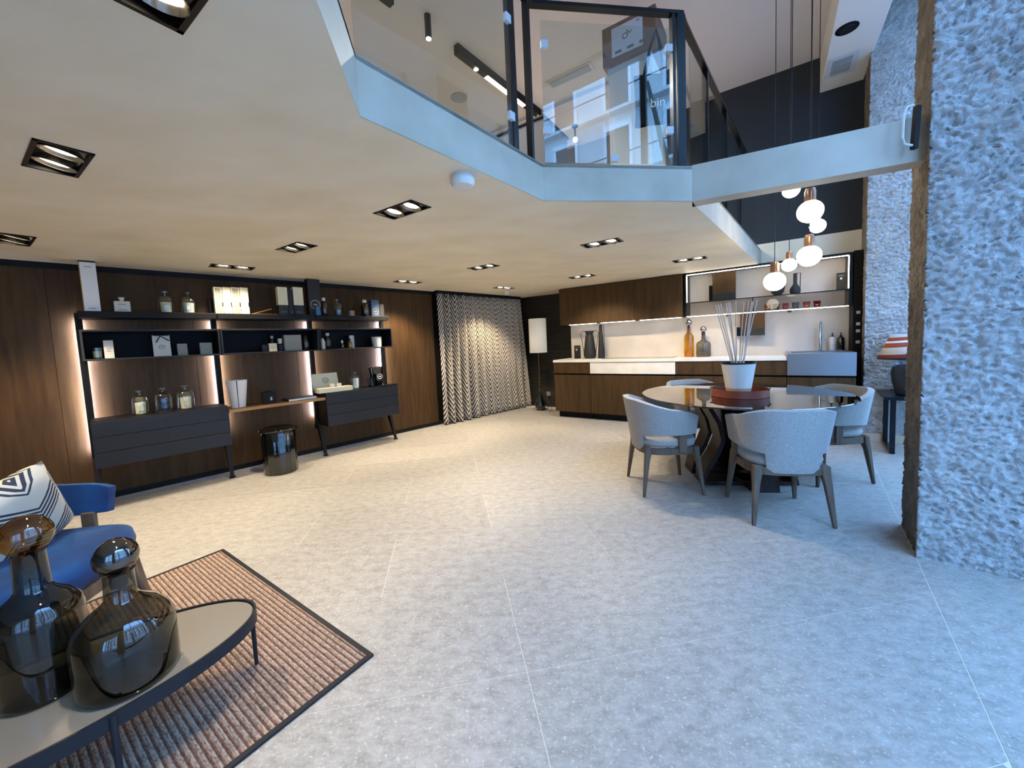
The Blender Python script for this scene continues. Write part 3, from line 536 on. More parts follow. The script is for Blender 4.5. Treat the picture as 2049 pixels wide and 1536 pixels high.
o, w_, h_, d_ = box_item('yellow_box', 'pale yellow cube box in the middle box shelf', 'box', (538, 554, 688, 704), S2, .27, M['wax'], .05); marks(o, w_, h_, d_)
bottle('flask', 'whitish glass flask standing behind the yellow box', (540, 552, 673, 704), S2, .17, M['greyg'], M['offwhite'])
bottle('flask', 'dark flask with white cap between yellow and grey boxes', (555, 568, 678, 703), S2, .24, M['slate'], M['offwhite'], hb=.55, neck=.6)
o, w_, h_, d_ = box_item('grey_box', 'large square grey box in the middle box shelf', 'box', (569, 603, 671, 702), S2, .25, M['greycard'], .06); marks(o, w_, h_, d_, 2)
bottle('dark_bottle', 'black bottle with faint markings beside large grey box', (606, 620, 672, 701), S2, .25, M['gloss'], M['blackcard'], lbl=M['greyink'])
bottle('glass_bottle', 'clear bottle with teal neck and white oval label', (650, 664, 667, 699), S2, .24, M['greyg'], M['offwhite'], lbl=M['lampbase'])
o = MB().lathe([(.022, 0), (.024, .02), (.024, .09), (.012, .12), (.008, .13)], 18).build('white_vial', M['offwhite'], loc=SH.w(SH.px(647, 699, .28)[0], .28, S2), smooth=True); tag(o, 'slim white vial at the left end of third box shelf', 'bottle')
bottle('tiny_bottle', 'tiny black bottle with white tip in third box shelf', (682, 689, 682, 698), S2, .25, M['gloss'], M['white'], hb=.6)
bottle('amber_bottle', 'small amber perfume bottle with dark cap in box shelf', (696, 705, 678, 697), S2, .26, M['amberg'], M['blackcard'], hb=.7)
o, w_, h_, d_ = box_item('white_box', 'little white box standing behind amber bottle', 'box', (700, 709, 671, 696), S2, .18, M['offwhite'], .03)
s, w_, h_ = put((745, 764, 674, 694), S2, .25); o = MB().lathe([(w_*.42, 0), (w_*.5, h_), (w_*.46, h_), (w_*.4, .01), (.0001, .01)], 24).build('cream_cup', M['ceramic'], loc=SH.w(s, .25, S2), smooth=True); tag(o, 'plain cream ceramic cup in the third box shelf', 'cup')
# on the desk and the far drawers
s, w_, h_ = put((458, 497, 758, 812), S4, .26); e = thing('conical_vase', 'white conical vase with thin black stripe on the desk shelf', 'vase', SH.w(s, .26, S4), SH.rz)
MB().lathe([(w_*.36, 0), (w_*.37, .004), (w_*.56, h_), (w_*.52, h_), (w_*.34, .02), (.0001, .02)], 36).build('body', M['white'], e, smooth=True)
MB().add([(math.sin(a)*r_, -math.cos(a)*r_, z) for z, r_ in ((.002, w_*.375), (h_, w_*.566)) for a in (-.22, -.13)], [(0, 1, 3, 2)]).build('stripe', M['blackcard'], e)
o, w_, h_, d_ = box_item('square_candle', 'black cubic candle jar with white emblem on desk shelf', 'candle', (526, 551, 780, 803), S4, .26, M['black'], .09); text('g', .05, M['wink'], o, (.012, -d_/2-.001, h_*.5), (rad(90), 0, 0), 'emblem'); MB().tube([(w_*.38*math.cos(a*.5236), w_*.36*math.sin(a*.5236), h_+.002) for a in range(12)], .005, 6, True).build('rim', M['blackm'], o)
s, w_, h_ = put((570, 628, 789, 801), S4, .27); e = thing('book', 'thin black and white book lying on the desk shelf', 'book', SH.w(s, .27, S4), SH.rz+.06)
MB().box(-w_/2, w_/2, -.10, .10, 0, .004).box(-w_/2, w_/2, -.10, .10, .024, .028).box(-w_/2, -w_/2+.004, -.10, .10, 0, .028).build('cover', M['blackcard'], e); MB().box(-w_/2+.005, w_/2-.002, -.097, .097, .004, .024).build('page_block', M['white'], e)
s, w_, h_ = put((634, 702, 768, 785), S3, .28); e = thing('presentation_box', 'open cream presentation box with lid propped up on drawers', 'box', SH.w(s, .26, S3), SH.rz)
MB().box(-w_/2, w_/2, -.09, .06, 0, .055).build('tray', M['cream'], e, bevel=.002); q = MB().box(-w_*.5, w_*.25, 0, .025, 0, .20).build('lid', M['cream'], e, (0, .07, .03), bevel=.002); q.rotation_euler.x = rad(-14); ring(q, -w_*.12, .11, -.003, .03, M['greyink'])
for k in range(2): MB().cbox((w_*(-.05+.2*k), -.02, .065), .05, .04, .06).build('vial_holder', M['offwhite'], e)
s, w_, h_ = put((703, 722, 743, 777), S3, .26); e = thing('stoppered_jar', 'clear stoppered jar holding white rolled paper', 'jar', SH.w(s, .26, S3), SH.rz); r = w_/2
MB().lathe([(r, .002), (r, h_*.66), (r*.8, h_*.76), (r*.4, h_*.8), (r*.4, h_*.84)], 24).build('glass', M['clear'], e, smooth=True); MB().ball((0, 0, h_*.92), r*.42, 16).build('stopper', M['clear'], e, smooth=True); MB().lathe([(r*.5, .01), (r*.6, h_*.6), (.0001, h_*.6)], 18).build('paper_roll', M['white'], e)
s, w_, h_ = put((737, 751, 755, 773), S3, .28); o = MB().lathe([(w_*.45, 0), (w_*.5, h_), (w_*.45, h_), (w_*.4, .01), (.0001, .01)], 24).build('dark_cup', M['gloss'], loc=SH.w(s, .28, S3), smooth=True); tag(o, 'small black candle cup on the far drawer unit', 'candle')
s, w_, h_ = put((742, 768, 731, 768), S3, .17); e = thing('tapered_vase', 'black flaring vase with round white emblem on drawers', 'vase', SH.w(s, .17, S3), SH.rz); MB().lathe([(w_*.36, 0), (w_*.56, h_), (w_*.52, h_), (w_*.33, .01), (.0001, .01)], 28).build('body', M['gloss'], e, smooth=True); ring(e, 0, h_*.5, -w_*.47, w_*.17, M['wink'])
s, z_ = SH.px(780, 772, .3); o = MB().box(-.13, .13, -.06, .06, 0, .012).build('dark_tray', M['blackm'], loc=SH.w(s-.06, .335, S3), rz=SH.rz, bevel=.003); tag(o, 'flat black tray at the end of far drawer unit', 'tray')
# glossy fluted stool
c = atz(561, 948, 0); e = thing('fluted_stool', 'glossy black fluted drum stool under the desk shelf', 'stool', (c.x-.04, c.y+.09, 0))
MB().lathe([(.155, 0), (.158, .01), (.158, .44), (.15, .45)], 96, fl=lambda a: .03*abs(math.cos(a*9))-.01).build('body', M['gloss'], e, smooth=True, ang=60); MB().lathe([(.15, .445), (.175, .452), (.18, .462), (.175, .474), (.15, .478), (.14, .472), (.0001, .47)], 48).build('seat_disc', M['gloss'], e, smooth=True)

# ================================================================== CURTAIN AND FLOOR LAMP
def curtain():
    a, b_ = 3.60, 5.52; n, m_ = 360, 26; mb = MB(); uv = []
    for j in range(m_+1):
        v = j/m_; z = .015+(2.07-.015)*v
        for i in range(n+1):
            u = i/n; fl_ = 1+.05*(1-v)*u; s = a+(b_-a)*u*fl_+.02*(1-v)*(u-.3); ph = 2*math.pi*(12*u+.25*math.sin(9*u))
            am = (.05+.02*(1-v))*(.8+.4*math.sin(5*u+1)); off = .10+am*math.sin(ph)+.012*math.sin(2*ph+4*v)+.05*(1-v)*u
            mb.v.append((s, -off, z)); uv.append((u*2.9, z))
    for j in range(m_):
        for i in range(n): p = j*(n+1)+i; mb.f.append((p, p+1, p+n+2, p+n+1))
    mb.uv = uv; o = mb.build('curtain', M['curtain'], loc=SH.w(0, 0, 0), rz=SH.rz, smooth=True, ang=80)
    sd_ = o.modifiers.new('thick', 'SOLIDIFY'); sd_.thickness = .003; tag(o, 'pleated floor-length curtain with black and cream chevron leaf pattern', 'curtain')
curtain()
o = MB().box(3.58, 5.5, -.14, -.06, 2.072, 2.118).build('curtain_track', M['black'], loc=SH.w(0, 0, 0), rz=SH.rz); tag(o, 'black ceiling track carrying the patterned curtain', 'curtain rail')
c = atz(1082, 820, 0); e = thing('floor_lamp', 'floor lamp with tall cream drum shade and glossy dark bulb base', 'lamp', (c.x+.0, c.y, 0))
MB().lathe([(.055, 0), (.07, .01), (.1, .06), (.105, .11), (.09, .16), (.05, .22), (.028, .28), (.022, .33), (.026, .35)], 32).build('base', M['gloss'], e, smooth=True); MB().lathe([(.02, .35), (.02, .38), (.008, .385), (.008, 1.62)], 16).build('pole', M['brass'], e, smooth=True)
MB().lathe([(.158, 1.055), (.158, 1.665)], 40, cap=False).build('shade', M['shade'], e, smooth=True); sh = [x for x in e.children if x.name.startswith('shade')][0]; so = sh.modifiers.new('t', 'SOLIDIFY'); so.thickness = .003
MB().tube([(.02, 0, .34), (.09, -.02, .33), (.16, -.06, .12), (.2, -.1, .01), (.12, -.16, .008), (.22, -.2, .008), (.34, -.08, .008)], .004, 6).build('power_cord', M['cord'], e)
s, z_ = KT.px(1098, 793, -.2); o = MB().box(-.04, .04, -.008, 0, -.04, .04).build('wall_socket', M['greycard'], loc=KT.w(s, -.2, max(z_, .25)), rz=KT.rz, bevel=.003); tag(o, 'small pale wall socket beside the floor lamp', 'socket')
# ================================================================== KITCHEN
CT = .94                                             # worktop height
def kunit(lab, s0, s1, doors, drawer):
    L = s1-s0; e = thing('base_cabinet', lab, 'cabinet', KT.w(s0, 0, 0), KT.rz, 'kitchen base cabinets')
    MB().box(.0, L, -.60, -.01, .10, CT-.04).build('body', M['black'], e)
    n = len(doors)
    for k in range(n): MB().box(L*k/n+.0015, L*(k+1)/n-.0015, -.63, -.605, .10, .70).build('door', doors[k], e, bevel=.0015)
    if drawer: MB().box(.001, L-.001, -.63, -.605, .725, CT-.042).build('drawer', drawer, e, bevel=.0015)
    MB().box(.03, L, -.55, -.5, 0, .10).build('toe_kick', M['black'], e)
kunit('wood-fronted base cabinet at the left end of kitchen', -2.955, -2.332, [M['kwood']], M['kwood'])
kunit('base cabinet with wide white drawer front below cooktop', -2.328, -1.084, [M['kwood'], M['kwood']], M['worktop'])
kunit('wood-fronted base cabinet behind the dining table', -1.08, .163, [M['kwood'], M['kwood']], M['kwood'])
kunit('narrow base cabinet below the steel sink', .167, .79, [M['kwood']], None)
o = MB().box(-2.965, .163, -.64, -.0, CT-.038, CT).build('worktop', M['worktop'], loc=KT.w(0, 0, 0), rz=KT.rz, bevel=.002); tag(o, 'white stone worktop along the kitchen wall', 'worktop')
s0, z0 = KT.px(1205, 716, .5); o = MB().box(-2.2, -1.15, -.5, -.1, CT+.0005, CT+.008).build('cooktop', M['cook'], loc=KT.w(0, 0, 0), rz=KT.rz, bevel=.002); tag(o, 'thin grey glass cooktop set on the white worktop', 'cooktop')
e = thing('kitchen_sink', 'block-shaped brushed steel sink with deep front apron', 'sink', KT.w(.167, 0, 0), KT.rz); L = .623
MB().box(0, L, -.645, -.63, .725, .985).build('apron', M['steel'], e, bevel=.002)
for a in ((0, L, -.63, -.56), (0, L, -.1, 0), (0, .05, -.56, -.1), (L-.05, L, -.56, -.1)): MB().box(*a, .945, .985).build('rim', M['steel'], e)
MB().box(.05, L-.05, -.56, -.1, .905, .912).build('basin_floor', M['steel'], e)
s, w_, h_, _ = KT.rect(1637, 1646, 650, 702, .12); e = thing('kitchen_tap', 'straight upright chrome tap behind the sink', 'tap', KT.w(s, .09, .985), KT.rz)
MB().lathe([(.022, 0), (.022, .01), (.016, .012), (.016, .18), (.013, .19), (.013, .30), (.011, .36)], 20).build('column', M['chrome'], e, smooth=True); MB().tube([(0, 0, .355), (0, -.06, .365), (0, -.16, .35)], .011, 10).build('spout', M['chrome'], e, smooth=True); MB().cbox((.03, 0, .14), .05, .014, .014).build('lever', M['chrome'], e, bevel=.003)
def dispenser(px, m_, cap, lab):
    s, w_, h_, _ = KT.rect(*px, .14); r = w_/2*1.05; e = thing('soap_dispenser', lab, 'dispenser', KT.w(s, .06, .985), KT.rz, 'pump dispensers by the sink'); hb = .17
    MB().lathe([(r*.95, 0), (r, .005), (r, hb*.86), (r*.6, hb*.97), (r*.35, hb)], 24).build('bottle', m_, e, smooth=True); MB().lathe([(r*.38, hb), (r*.38, hb+.015), (r*.16, hb+.018), (r*.16, hb+.04)], 14).build('collar', cap, e); MB().cbox((0, -.012, hb+.043), .014, .045, .008).build('pump_head', cap, e, bevel=.002)
    MB().add([(r*1.01*math.sin(a), -r*1.01*math.cos(a), z) for z in (hb*.35, hb*.42) for a in (-.5, 0, .5)], [(0, 1, 4, 3), (1, 2, 5, 4)]).build('printed_line', M['greyink'], e)
dispenser((1660, 1674, 668, 702), M['white'], M['blackcard'], 'white soap bottle with black pump by the tap'); dispenser((1677, 1691, 667, 702), M['gloss'], M['blackcard'], 'black soap bottle with black pump at sink end')
# wall cabinets
US = [-2.957, -2.334, -1.708, -1.032]; ul = ['wooden wall cabinet at the left end by the dark wall', 'wooden wall cabinet in the middle of the three', 'wooden wall cabinet next to the open lit rack']
for i in range(3):
    L = US[i+1]-US[i]; e = thing('wall_cabinet', ul[i], 'cabinet', KT.w(US[i], 0, 1.515), KT.rz, 'kitchen wall cabinets')
    MB().box(.0, L, -.33, -.0, 0, .60).build('body', M['kwood'], e); MB().box(.0015, L-.0015, -.352, -.331, -.004, .59).build('door', M['kwood'], e, bevel=.0015)
    MB().box(.10 if i == 0 else .04, L-.04, -.20, -.185, -.006, 0).build('light_bar', M['kled'], e)
struct(MB().box(-2.957, .8, -.30, 0, CEIL-.008, CEIL-.001).build('trim_3', M['black'], loc=KT.w(0, 0, 0), rz=KT.rz))
# open rack with light lines
e = thing('wall_rack', 'open black metal wall rack outlined by light lines', 'rack', KT.w(-1.015, 0, 1.515), KT.rz); L = 1.80; Hh = .61
for x in (0, L-.03): MB().box(x, x+.03, -.31, -.01, 0, Hh).build('side_post', M['blackm'], e)
MB().box(.03, L-.03, -.31, -.28, Hh-.03, Hh).build('top_rail', M['blackm'], e)
MB().box(.03, L-.03, -.294, -.02, .184, .192).build('shelf', M['shelfgl'], e); MB().box(.03, L-.03, -.30, -.294, .182, .194).build('shelf_edge', M['blackm'], e); MB().box(.03, L-.03, -.30, -.02, .002, .012).build('shelf', M['shelfgl'], e)
MB().box(.03, L-.03, -.304, -.300, .012, .182).build('glass_front', M['shelfgl'], e); MB().box(.82, .828, -.305, -.02, .012, .182).build('divider', M['blackm'], e)
for a in ((.036, L-.036, -.308, -.292, Hh-.038, Hh-.0301), (.0301, .038, -.308, -.292, .2, Hh-.038), (L-.038, L-.0301, -.308, -.292, .2, Hh-.038), (.03, L-.03, -.305, -.295, -.006, .001)): MB().box(*a).build('light_line', M['kled'], e)
for a in ((.5, .54), (1.2, 1.24)): MB().box(a[0], a[1], -.1, -.07, -.025, 0).build('bracket', M['blackm'], e)
for lab, x0, x1, z0, z1 in (('dark wood box panel hung in upper part of rack', -.67, -.39, 1.712, 2.10), ('dark wood box panel hung below the rack', -.34, -.06, 1.21, 1.515)):
    w_ = x1-x0; e = thing('wall_organizer', lab, 'organizer', KT.w(x0, 0, z0), KT.rz, 'sliding wooden panels'); MB().box(0, w_, -.19, -.165, 0, z1-z0).build('front', M['kwood'], e, bevel=.002); MB().box(0, w_, -.165, -.02, 0, .02).build('bottom', M['kwood'], e)
    MB().box(-.05, -.0, -.14, -.02, 0, .22 if z0 > 1.5 else .12).build('holder', M['blackm'], e, bevel=.002); MB().box(.0, w_, -.196, -.19, .0, .09).build('lower_strip', M['graphite'], e)
# vessels and small things
def kbox(name, lab, px, zb, off): o, w_, h_, d_ = box_item(name, lab, 'box', px, zb, off, M['blackcard'], .06, fr_=KT); part_front(o, w_, d_, -w_*.35, w_*.35, h_*.8, h_*.86, M['greyink'], 'printed_line'); part_front(o, w_, d_, -w_*.12, w_*.12, h_*.62, h_*.72, M['wink'], 'emblem')
kbox('black_box', 'slim black carton left of the two-handled jug', (1151, 1161, 693, 719), CT, .22); 
SHZ = 1.515+.194
kbox('black_box', 'black carton with grey print at rack right end', (1674, 1690, 543, 578), SHZ, .14)
s, w_, h_, _ = KT.rect(1169, 1193, 664, 719, .22); e = thing('two_handled_jug', 'graphite jug with two thin wire handles on worktop', 'jug', KT.w(s, .22, CT), KT.rz); r = w_/2
MB().lathe([(r*.72, 0), (r*.78, .004), (r*.98, h_*.12), (r*.98, h_*.16), (r*.62, h_*.82), (r*.5, h_*.86), (r*.72, h_), (r*.66, h_), (r*.45, h_*.87), (.0001, h_*.8)], 28).build('body', M['graphite'], e, smooth=True)
for sg in (-1, 1): MB().tube([(sg*r*.6, 0, h_*.98), (sg*r*1.1, 0, h_*1.0), (sg*r*1.5, 0, h_*.93), (sg*r*1.05, 0, h_*.3), (sg*r*.95, 0, h_*.1)], .005, 6).build('handle', M['graphite'], e)
s, w_, h_, _ = KT.rect(1197, 1210, 651, 718, .22); e = thing('tall_jug', 'tall narrow graphite jug with wire handle on worktop', 'jug', KT.w(s, .22, CT), KT.rz); r = w_/2
MB().lathe([(r, 0), (r*1.0, .01), (r*.42, h_*.97), (r*.3, h_)], 24).build('body', M['graphite'], e, smooth=True); MB().tube([(r*.3, 0, h_*.99), (r*.95, 0, h_*.97), (r*1.0, 0, h_*.05)], .0045, 6).build('handle', M['graphite'], e)
def carafe(px, lab, body, stop, zb=CT, off=.22, fr_=KT, squat=.0):
    s, w_, h_, _ = fr_.rect(*px, off); r = w_/2; rs = r*(.68 if squat == 0 else .45); e = thing('stoppered_bottle', lab, 'bottle', fr_.w(s, off, zb), fr_.rz, 'ball-stoppered bottles'); hs = h_-2*rs
    sh_ = .62 if squat == 0 else .52
    MB().lathe([(r*.96, 0), (r, .006), (r, hs*sh_), (r*.85, hs*(sh_+.08)), (r*.4, hs*(sh_+.15)), (r*.28 if squat else r*.36, hs*(sh_+.2)), (r*.26 if squat else r*.34, hs)], 30, cap=False).build('body', body, e, smooth=True, ang=80); MB().ball((0, 0, hs+rs), rs, 20).build('stopper', stop, e, smooth=True); MB().lathe([(r*.2, hs-.04), (r*.22, hs+.005)], 14).build('stopper_plug', M['smokes'], e)
carafe((1369, 1389, 638, 713), 'slim amber glass bottle with ball stopper on worktop', M['amberg'], M['chromeg']); carafe((1393, 1423, 652, 713), 'wide grey glass bottle with ball stopper on worktop', M['greyg'], M['chromeg'], squat=1)
s, w_, h_, _ = KT.rect(1541, 1571, 530, 588, .15); e = thing('round_vase', 'round dark grey vase behind the lowest pendant globe', 'vase', KT.w(s, .15, SHZ), KT.rz); r = w_/2; MB().lathe([(r*.4, 0), (r*.85, h_*.12), (r, h_*.3), (r*.8, h_*.5), (r*.4, h_*.62), (r*.3, h_*.7), (r*.32, h_)], 28).build('body', M['graphite'], e, smooth=True); MB().lathe([(r*.34, h_*.96), (r*.36, h_)], 20, cap=False).build('lip', M['graphite'], e)
s, w_, h_, _ = KT.rect(1580, 1602, 545, 587, .15); e = thing('handled_flask', 'dark green-black flask with flat wire handle on rack', 'vase', KT.w(s, .15, SHZ), KT.rz); r = w_/2; MB().lathe([(r*.6, 0), (r, h_*.08), (r, h_*.26), (r*.5, h_*.45), (r*.36, h_*.5), (r*.36, h_)], 26).build('body', M['graphite'], e, smooth=True); MB().tube([(r*.3, 0, h_), (r*.95, 0, h_), (r*.9, 0, h_*.3)], .005, 6).build('handle', M['graphite'], e)
for (a, b_), m_, lab in zip(((1529, 1543), (1546, 1560), (1565, 1579), (1584, 1600), (1606, 1622), (1627, 1643)), ('cupa', 'cupg', 'cupo', 'cupg', 'cupa', 'cupr'),
        ('amber glass cup first in the row on the rack', 'smoky grey glass cup second in the row on rack', 'bright orange glass cup in the row on rack', 'smoky grey glass cup fourth in the row on rack', 'amber glass cup fifth in the row on rack', 'red glass cup last in the row on rack')):
    s, w_, h_, _ = KT.rect(a, b_, 603, 617, .22); r = w_/2; o = MB().lathe([(r*.72, 0), (r*.78, .004), (r, .075), (r*.93, .075), (r*.7, .012), (.0001, .012)], 22).build('glass_cup', M[m_], loc=KT.w(s, .2, 1.528), smooth=True); tag(o, lab, 'cup', 'coloured glass cups')

# ================================================================== DINING TABLE
TC = Vector((1.95, 3.30, 0)); TR = .79
e = thing('dining_table', 'round smoked glass dining table on twisted dark wood base', 'table', TC, 0)
MB().lathe([(TR-.004, .728), (TR, .731), (TR, .737), (TR-.004, .74), (.0001, .74)], 96).build('glass_top', M['tglass'], e)
def loop(ang, off):                                  # one bent ring of plank: foot, waisted sides, top bar
    prof = [(-.36, .02), (-.2, .02), (0, .02), (.2, .02), (.36, .02), (.33, .12), (.25, .26), (.205, .38), (.235, .52), (.30, .64), (.34, .715), (.17, .715), (0, .715), (-.17, .715), (-.34, .715), (-.30, .64), (-.235, .52), (-.205, .38), (-.25, .26), (-.33, .12)]
    t = Vector((math.cos(ang), math.sin(ang), 0)); n = Vector((-t.y, t.x, 0)); mb = MB(); m_ = len(prof); wd = .10; th = .017
    cx_ = [(0, .37)]*m_
    for i, (x, z) in enumerate(prof):
        a = prof[i-1]; b_ = prof[(i+1) % m_]; tx, tz = b_[0]-a[0], b_[1]-a[1]; l_ = math.hypot(tx, tz) or 1; nx, nz_ = tz/l_*th, -tx/l_*th
        for sx, sw in ((1, 1), (1, -1), (-1, -1), (-1, 1)): p = t*(x+nx*sx)+n*(off+wd*sw); mb.v.append((p.x, p.y, max(.003, z+nz_*sx)))
    for i in range(m_):
        j = (i+1) % m_
        for k in range(4): mb.f.append((i*4+k, i*4+(k+1) % 4, j*4+(k+1) % 4, j*4+k))
    return mb.build('base_loop', M['twood'], e, smooth=True, ang=50)
loop(rad(-8), -.12); loop(rad(-8), .17); loop(rad(82), -.05)
c = TC+Vector((-.08, -.12, 0)); c = atz(1480, 790, .745)
e = thing('round_tray', 'round tan leather tray with bar handles on glass table', 'tray', (c.x, c.y, .7405), rad(15)); R_ = .21
MB().lathe([(R_-.004, 0), (R_-.004, .008), (.0001, .008)], 48).build('bottom', M['leather'], e)
MB().lathe([(R_-.006, .002), (R_, .002), (R_, .062), (R_-.006, .062), (R_-.006, .002)], 64, cap=False).build('rim', M['leather'], e, smooth=True)
for a in (-55, 125): p = Vector((math.cos(rad(a)), math.sin(rad(a)), 0)); q = Vector((-p.y, p.x, 0)); MB().tube([p*(R_-.004)-q*.055+Vector((0, 0, .064)), p*(R_-.004)+q*.055+Vector((0, 0, .064))], .008, 10).build('handle', M['brass'], e, smooth=True)
e = thing('reed_vase', 'tall pale ceramic pot holding reed sticks on leather tray', 'diffuser', (c.x-.005, c.y+.01, .749)); hv = .27
MB().lathe([(.083, .0), (.085, .002), (.095, .06)], 40).build('raw_foot', M['sand'], e, smooth=True); MB().lathe([(.0951, .06), (.126, hv-.012)], 40, cap=False).build('body', M['ceramic'], e, smooth=True); MB().lathe([(.127, hv-.012), (.13, hv-.01), (.13, hv), (.122, hv), (.12, hv-.02), (.0001, hv-.03)], 40).build('rim', M['blackm'], e, smooth=True)
for i, (tx, ty) in enumerate(((1434, 610), (1439, 609), (1444, 607), (1455, 606), (1459, 604), (1463, 604), (1475, 601), (1491, 605), (1501, 601), (1507, 602), (1510, 602), (1518, 600))):
    Yt = c.y+.01+.035*math.sin(i*2.1); p = aty(tx, ty, Yt); bx = (p.x-c.x)*.22; MB().tube([(bx, .02*math.cos(i), hv-.03), (p.x-c.x, Yt-c.y, p.z-.749)], .004, 6).build('reed', M['reed'], e)
# ---- upholstered shell chairs
def shell_chair(name, lab, cat, fab, wd, W=.50, Dp=.48, SHt=.455, BT=.765, AT=.635, lean=.055, leg=.02, group=None, shellz=.35, lx=.79, ly=.77, pm=122, ct=.075, cs=.95):
    e = thing(name, lab, cat, (0, 0, 0), 0, group); a, b_ = W/2, Dp/2; fz = SHt-ct
    se = lambda t, A_, B_, p=3.2: (A_*abs(math.cos(t))**(2/p)*(1 if math.cos(t) >= 0 else -1), B_*abs(math.sin(t))**(2/p)*(1 if math.sin(t) >= 0 else -1))
    N = 48; cush = MB(); prof = [(.86, fz+.005), (.95, fz+.012), (.985, fz+.53*ct), (.96, fz+.88*ct), (.85, SHt-.001), (.5, SHt+.008), (.001, SHt+.01)]
    for k_, z in prof:
        for i in range(N): x, y = se(2*math.pi*i/N, a*cs*k_, b_*cs*k_); cush.v.append((x, y, z))
    for j in range(len(prof)-1):
        for i in range(N): cush.f.append((j*N+i, j*N+(i+1) % N, (j+1)*N+(i+1) % N, (j+1)*N+i))
    cush.f.append(tuple(range(N-1, -1, -1))); cush.build('seat', fab, e, smooth=True, ang=80)
    rl = MB()                                        # curved wooden seat rail
    for i in range(N):
        for k_, z in ((.97, fz-.045), (.88, fz-.045), (.88, fz+.006), (.97, fz+.006)): x, y = se(2*math.pi*i/N, a*k_, b_*k_); rl.v.append((x, y, z))
    for i in range(N):
        j = (i+1) % N
        for k_ in range(4): rl.f.append((i*4+k_, i*4+(k_+1) % 4, j*4+(k_+1) % 4, j*4+k_))
    rl.build('seat_rail', wd, e, smooth=True)
    for sx in (-1, 1):
        for sy in (-1, 1):
            x, y = sx*a*lx, sy*b_*ly; l_ = MB(); zz = [fz+.012, fz-.05, fz-.10, 0]; rs = [leg*1.3, leg*1.3, leg*1.1, leg*.62]; os_ = [0, .004, .014, .048]
            P = []
            for z, r_, o_ in zip(zz, rs, os_):
                for px_, py_ in ((-1, -1), (1, -1), (1, 1), (-1, 1)): l_.v.append((x+sx*o_*.8+px_*r_, y+sy*o_+py_*r_*.85, z))
            for j in range(3):
                for k_ in range(4): l_.f.append((j*4+k_, j*4+(k_+1) % 4, (j+1)*4+(k_+1) % 4, (j+1)*4+k_))
            l_.f += [(3, 2, 1, 0), (12, 13, 14, 15)]; l_.build('leg', wd, e, bevel=leg*.35, smooth=True)
    for sx in (-1, 1): MB().box(sx*a*.965-.012, sx*a*.965+.012, .04, .10, fz-.03, SHt+.06).build('arm_support', wd, e, bevel=.006)
    # shell: a curved band, high at the back, falling to the arm ends, its lower edge dropping between the rear legs
    st = rad(33); ph = [rad(d_) for d_ in range(-pm, pm+1, 6)]; ph = sorted([p for p in ph if abs(abs(p)-st) > rad(3)]+[-st-.02, -st+.02, st-.02, st+.02])
    sh_ = MB(); nv = 7
    for p in ph:
        u_ = abs(p)/rad(pm); top = BT-(BT-AT)*max(0, (u_-.22)/.78)**1.35; bot = shellz if abs(p) < st else SHt+.012+.035*u_
        if u_ > .93: top -= (u_-.93)*.9*(top-bot)
        for k_ in range(nv+1):
            v = k_/nv; z = bot+(top-bot)*v; out = lean*((z-shellz)/(BT-shellz))
            sn, cs = math.sin(p), math.cos(p); sh_.v.append(((a*1.0+out)*math.copysign(abs(sn)**.8, sn), -(b_*1.0+out*1.2)*math.copysign(abs(cs)**.8, cs)+(.03 if cs < 0 else 0), z))
    for i in range(len(ph)-1):
        for k_ in range(nv): q = i*(nv+1)+k_; sh_.f.append((q, q+nv+1, q+nv+2, q+1))
    o = sh_.build('backrest', fab, e, smooth=True, ang=180); so = o.modifiers.new('thick', 'SOLIDIFY'); so.thickness = .042; so.offset = -1; bv = o.modifiers.new('round', 'BEVEL'); bv.width = .015; bv.segments = 3; bv.limit_method = 'ANGLE'; bv.angle_limit = rad(50)
    return e
def face(h): return rad(-h)                          # chair front (+y) turned to heading h
ch = shell_chair('dining_chair', 'grey upholstered dining chair on the left of glass table', 'chair', M['fabric'], M['cwood'], group='dining chairs')
ch.location = (1.24, 3.18, 0); ch.rotation_euler.z = face(92)
dup(ch, (1.81, 2.62, 0), face(10), 'grey upholstered dining chair nearest, seen from behind'); dup(ch, (2.63, 3.24, 0), face(-92), 'grey upholstered dining chair nearest the stone pier'); dup(ch, (1.94, 3.97, 0), face(172), 'grey upholstered dining chair on the kitchen side of table')
# pendants
PD = [((1550, 563), 3.45, .085, 'lowest pendant globe, hanging before the rack'), ((1579, 530), 3.7, .062, 'small pendant globe second from the bottom'), ((1619, 512), 3.3, .088, 'big pendant globe hanging third from the bottom'),
      ((1621, 423), 3.0, .085, 'big pendant globe highest in full view'), ((1636, 452), 3.5, .062, 'small pendant globe partly behind a bigger one'), ((1583, 380), 3.2, .062, 'small pendant globe half hidden by the beam')]
for (x, y), Y, r, lab in PD:
    p = aty(x, y, Y); e = thing('pendant_lamp', 'glowing opal '+lab, 'pendant lamp', p, 0, 'globe pendants over the table'); 
    MB().ball((0, 0, 0), r, 24, .96).build('globe', M['globe'], e, smooth=True); hc = r*1.25
    MB().lathe([(r*.40, r*.80), (r*.42, r*.9), (r*.42, r*.8+hc*.75), (r*.34, r*.8+hc*.95), (r*.06, r*.8+hc)], 22).build('cap', M['copper'], e, smooth=True); MB().tube([(0, 0, r*.8+hc), (0, 0, TOP-p.z)], .0028, 6).build('cable', M['black'], e)
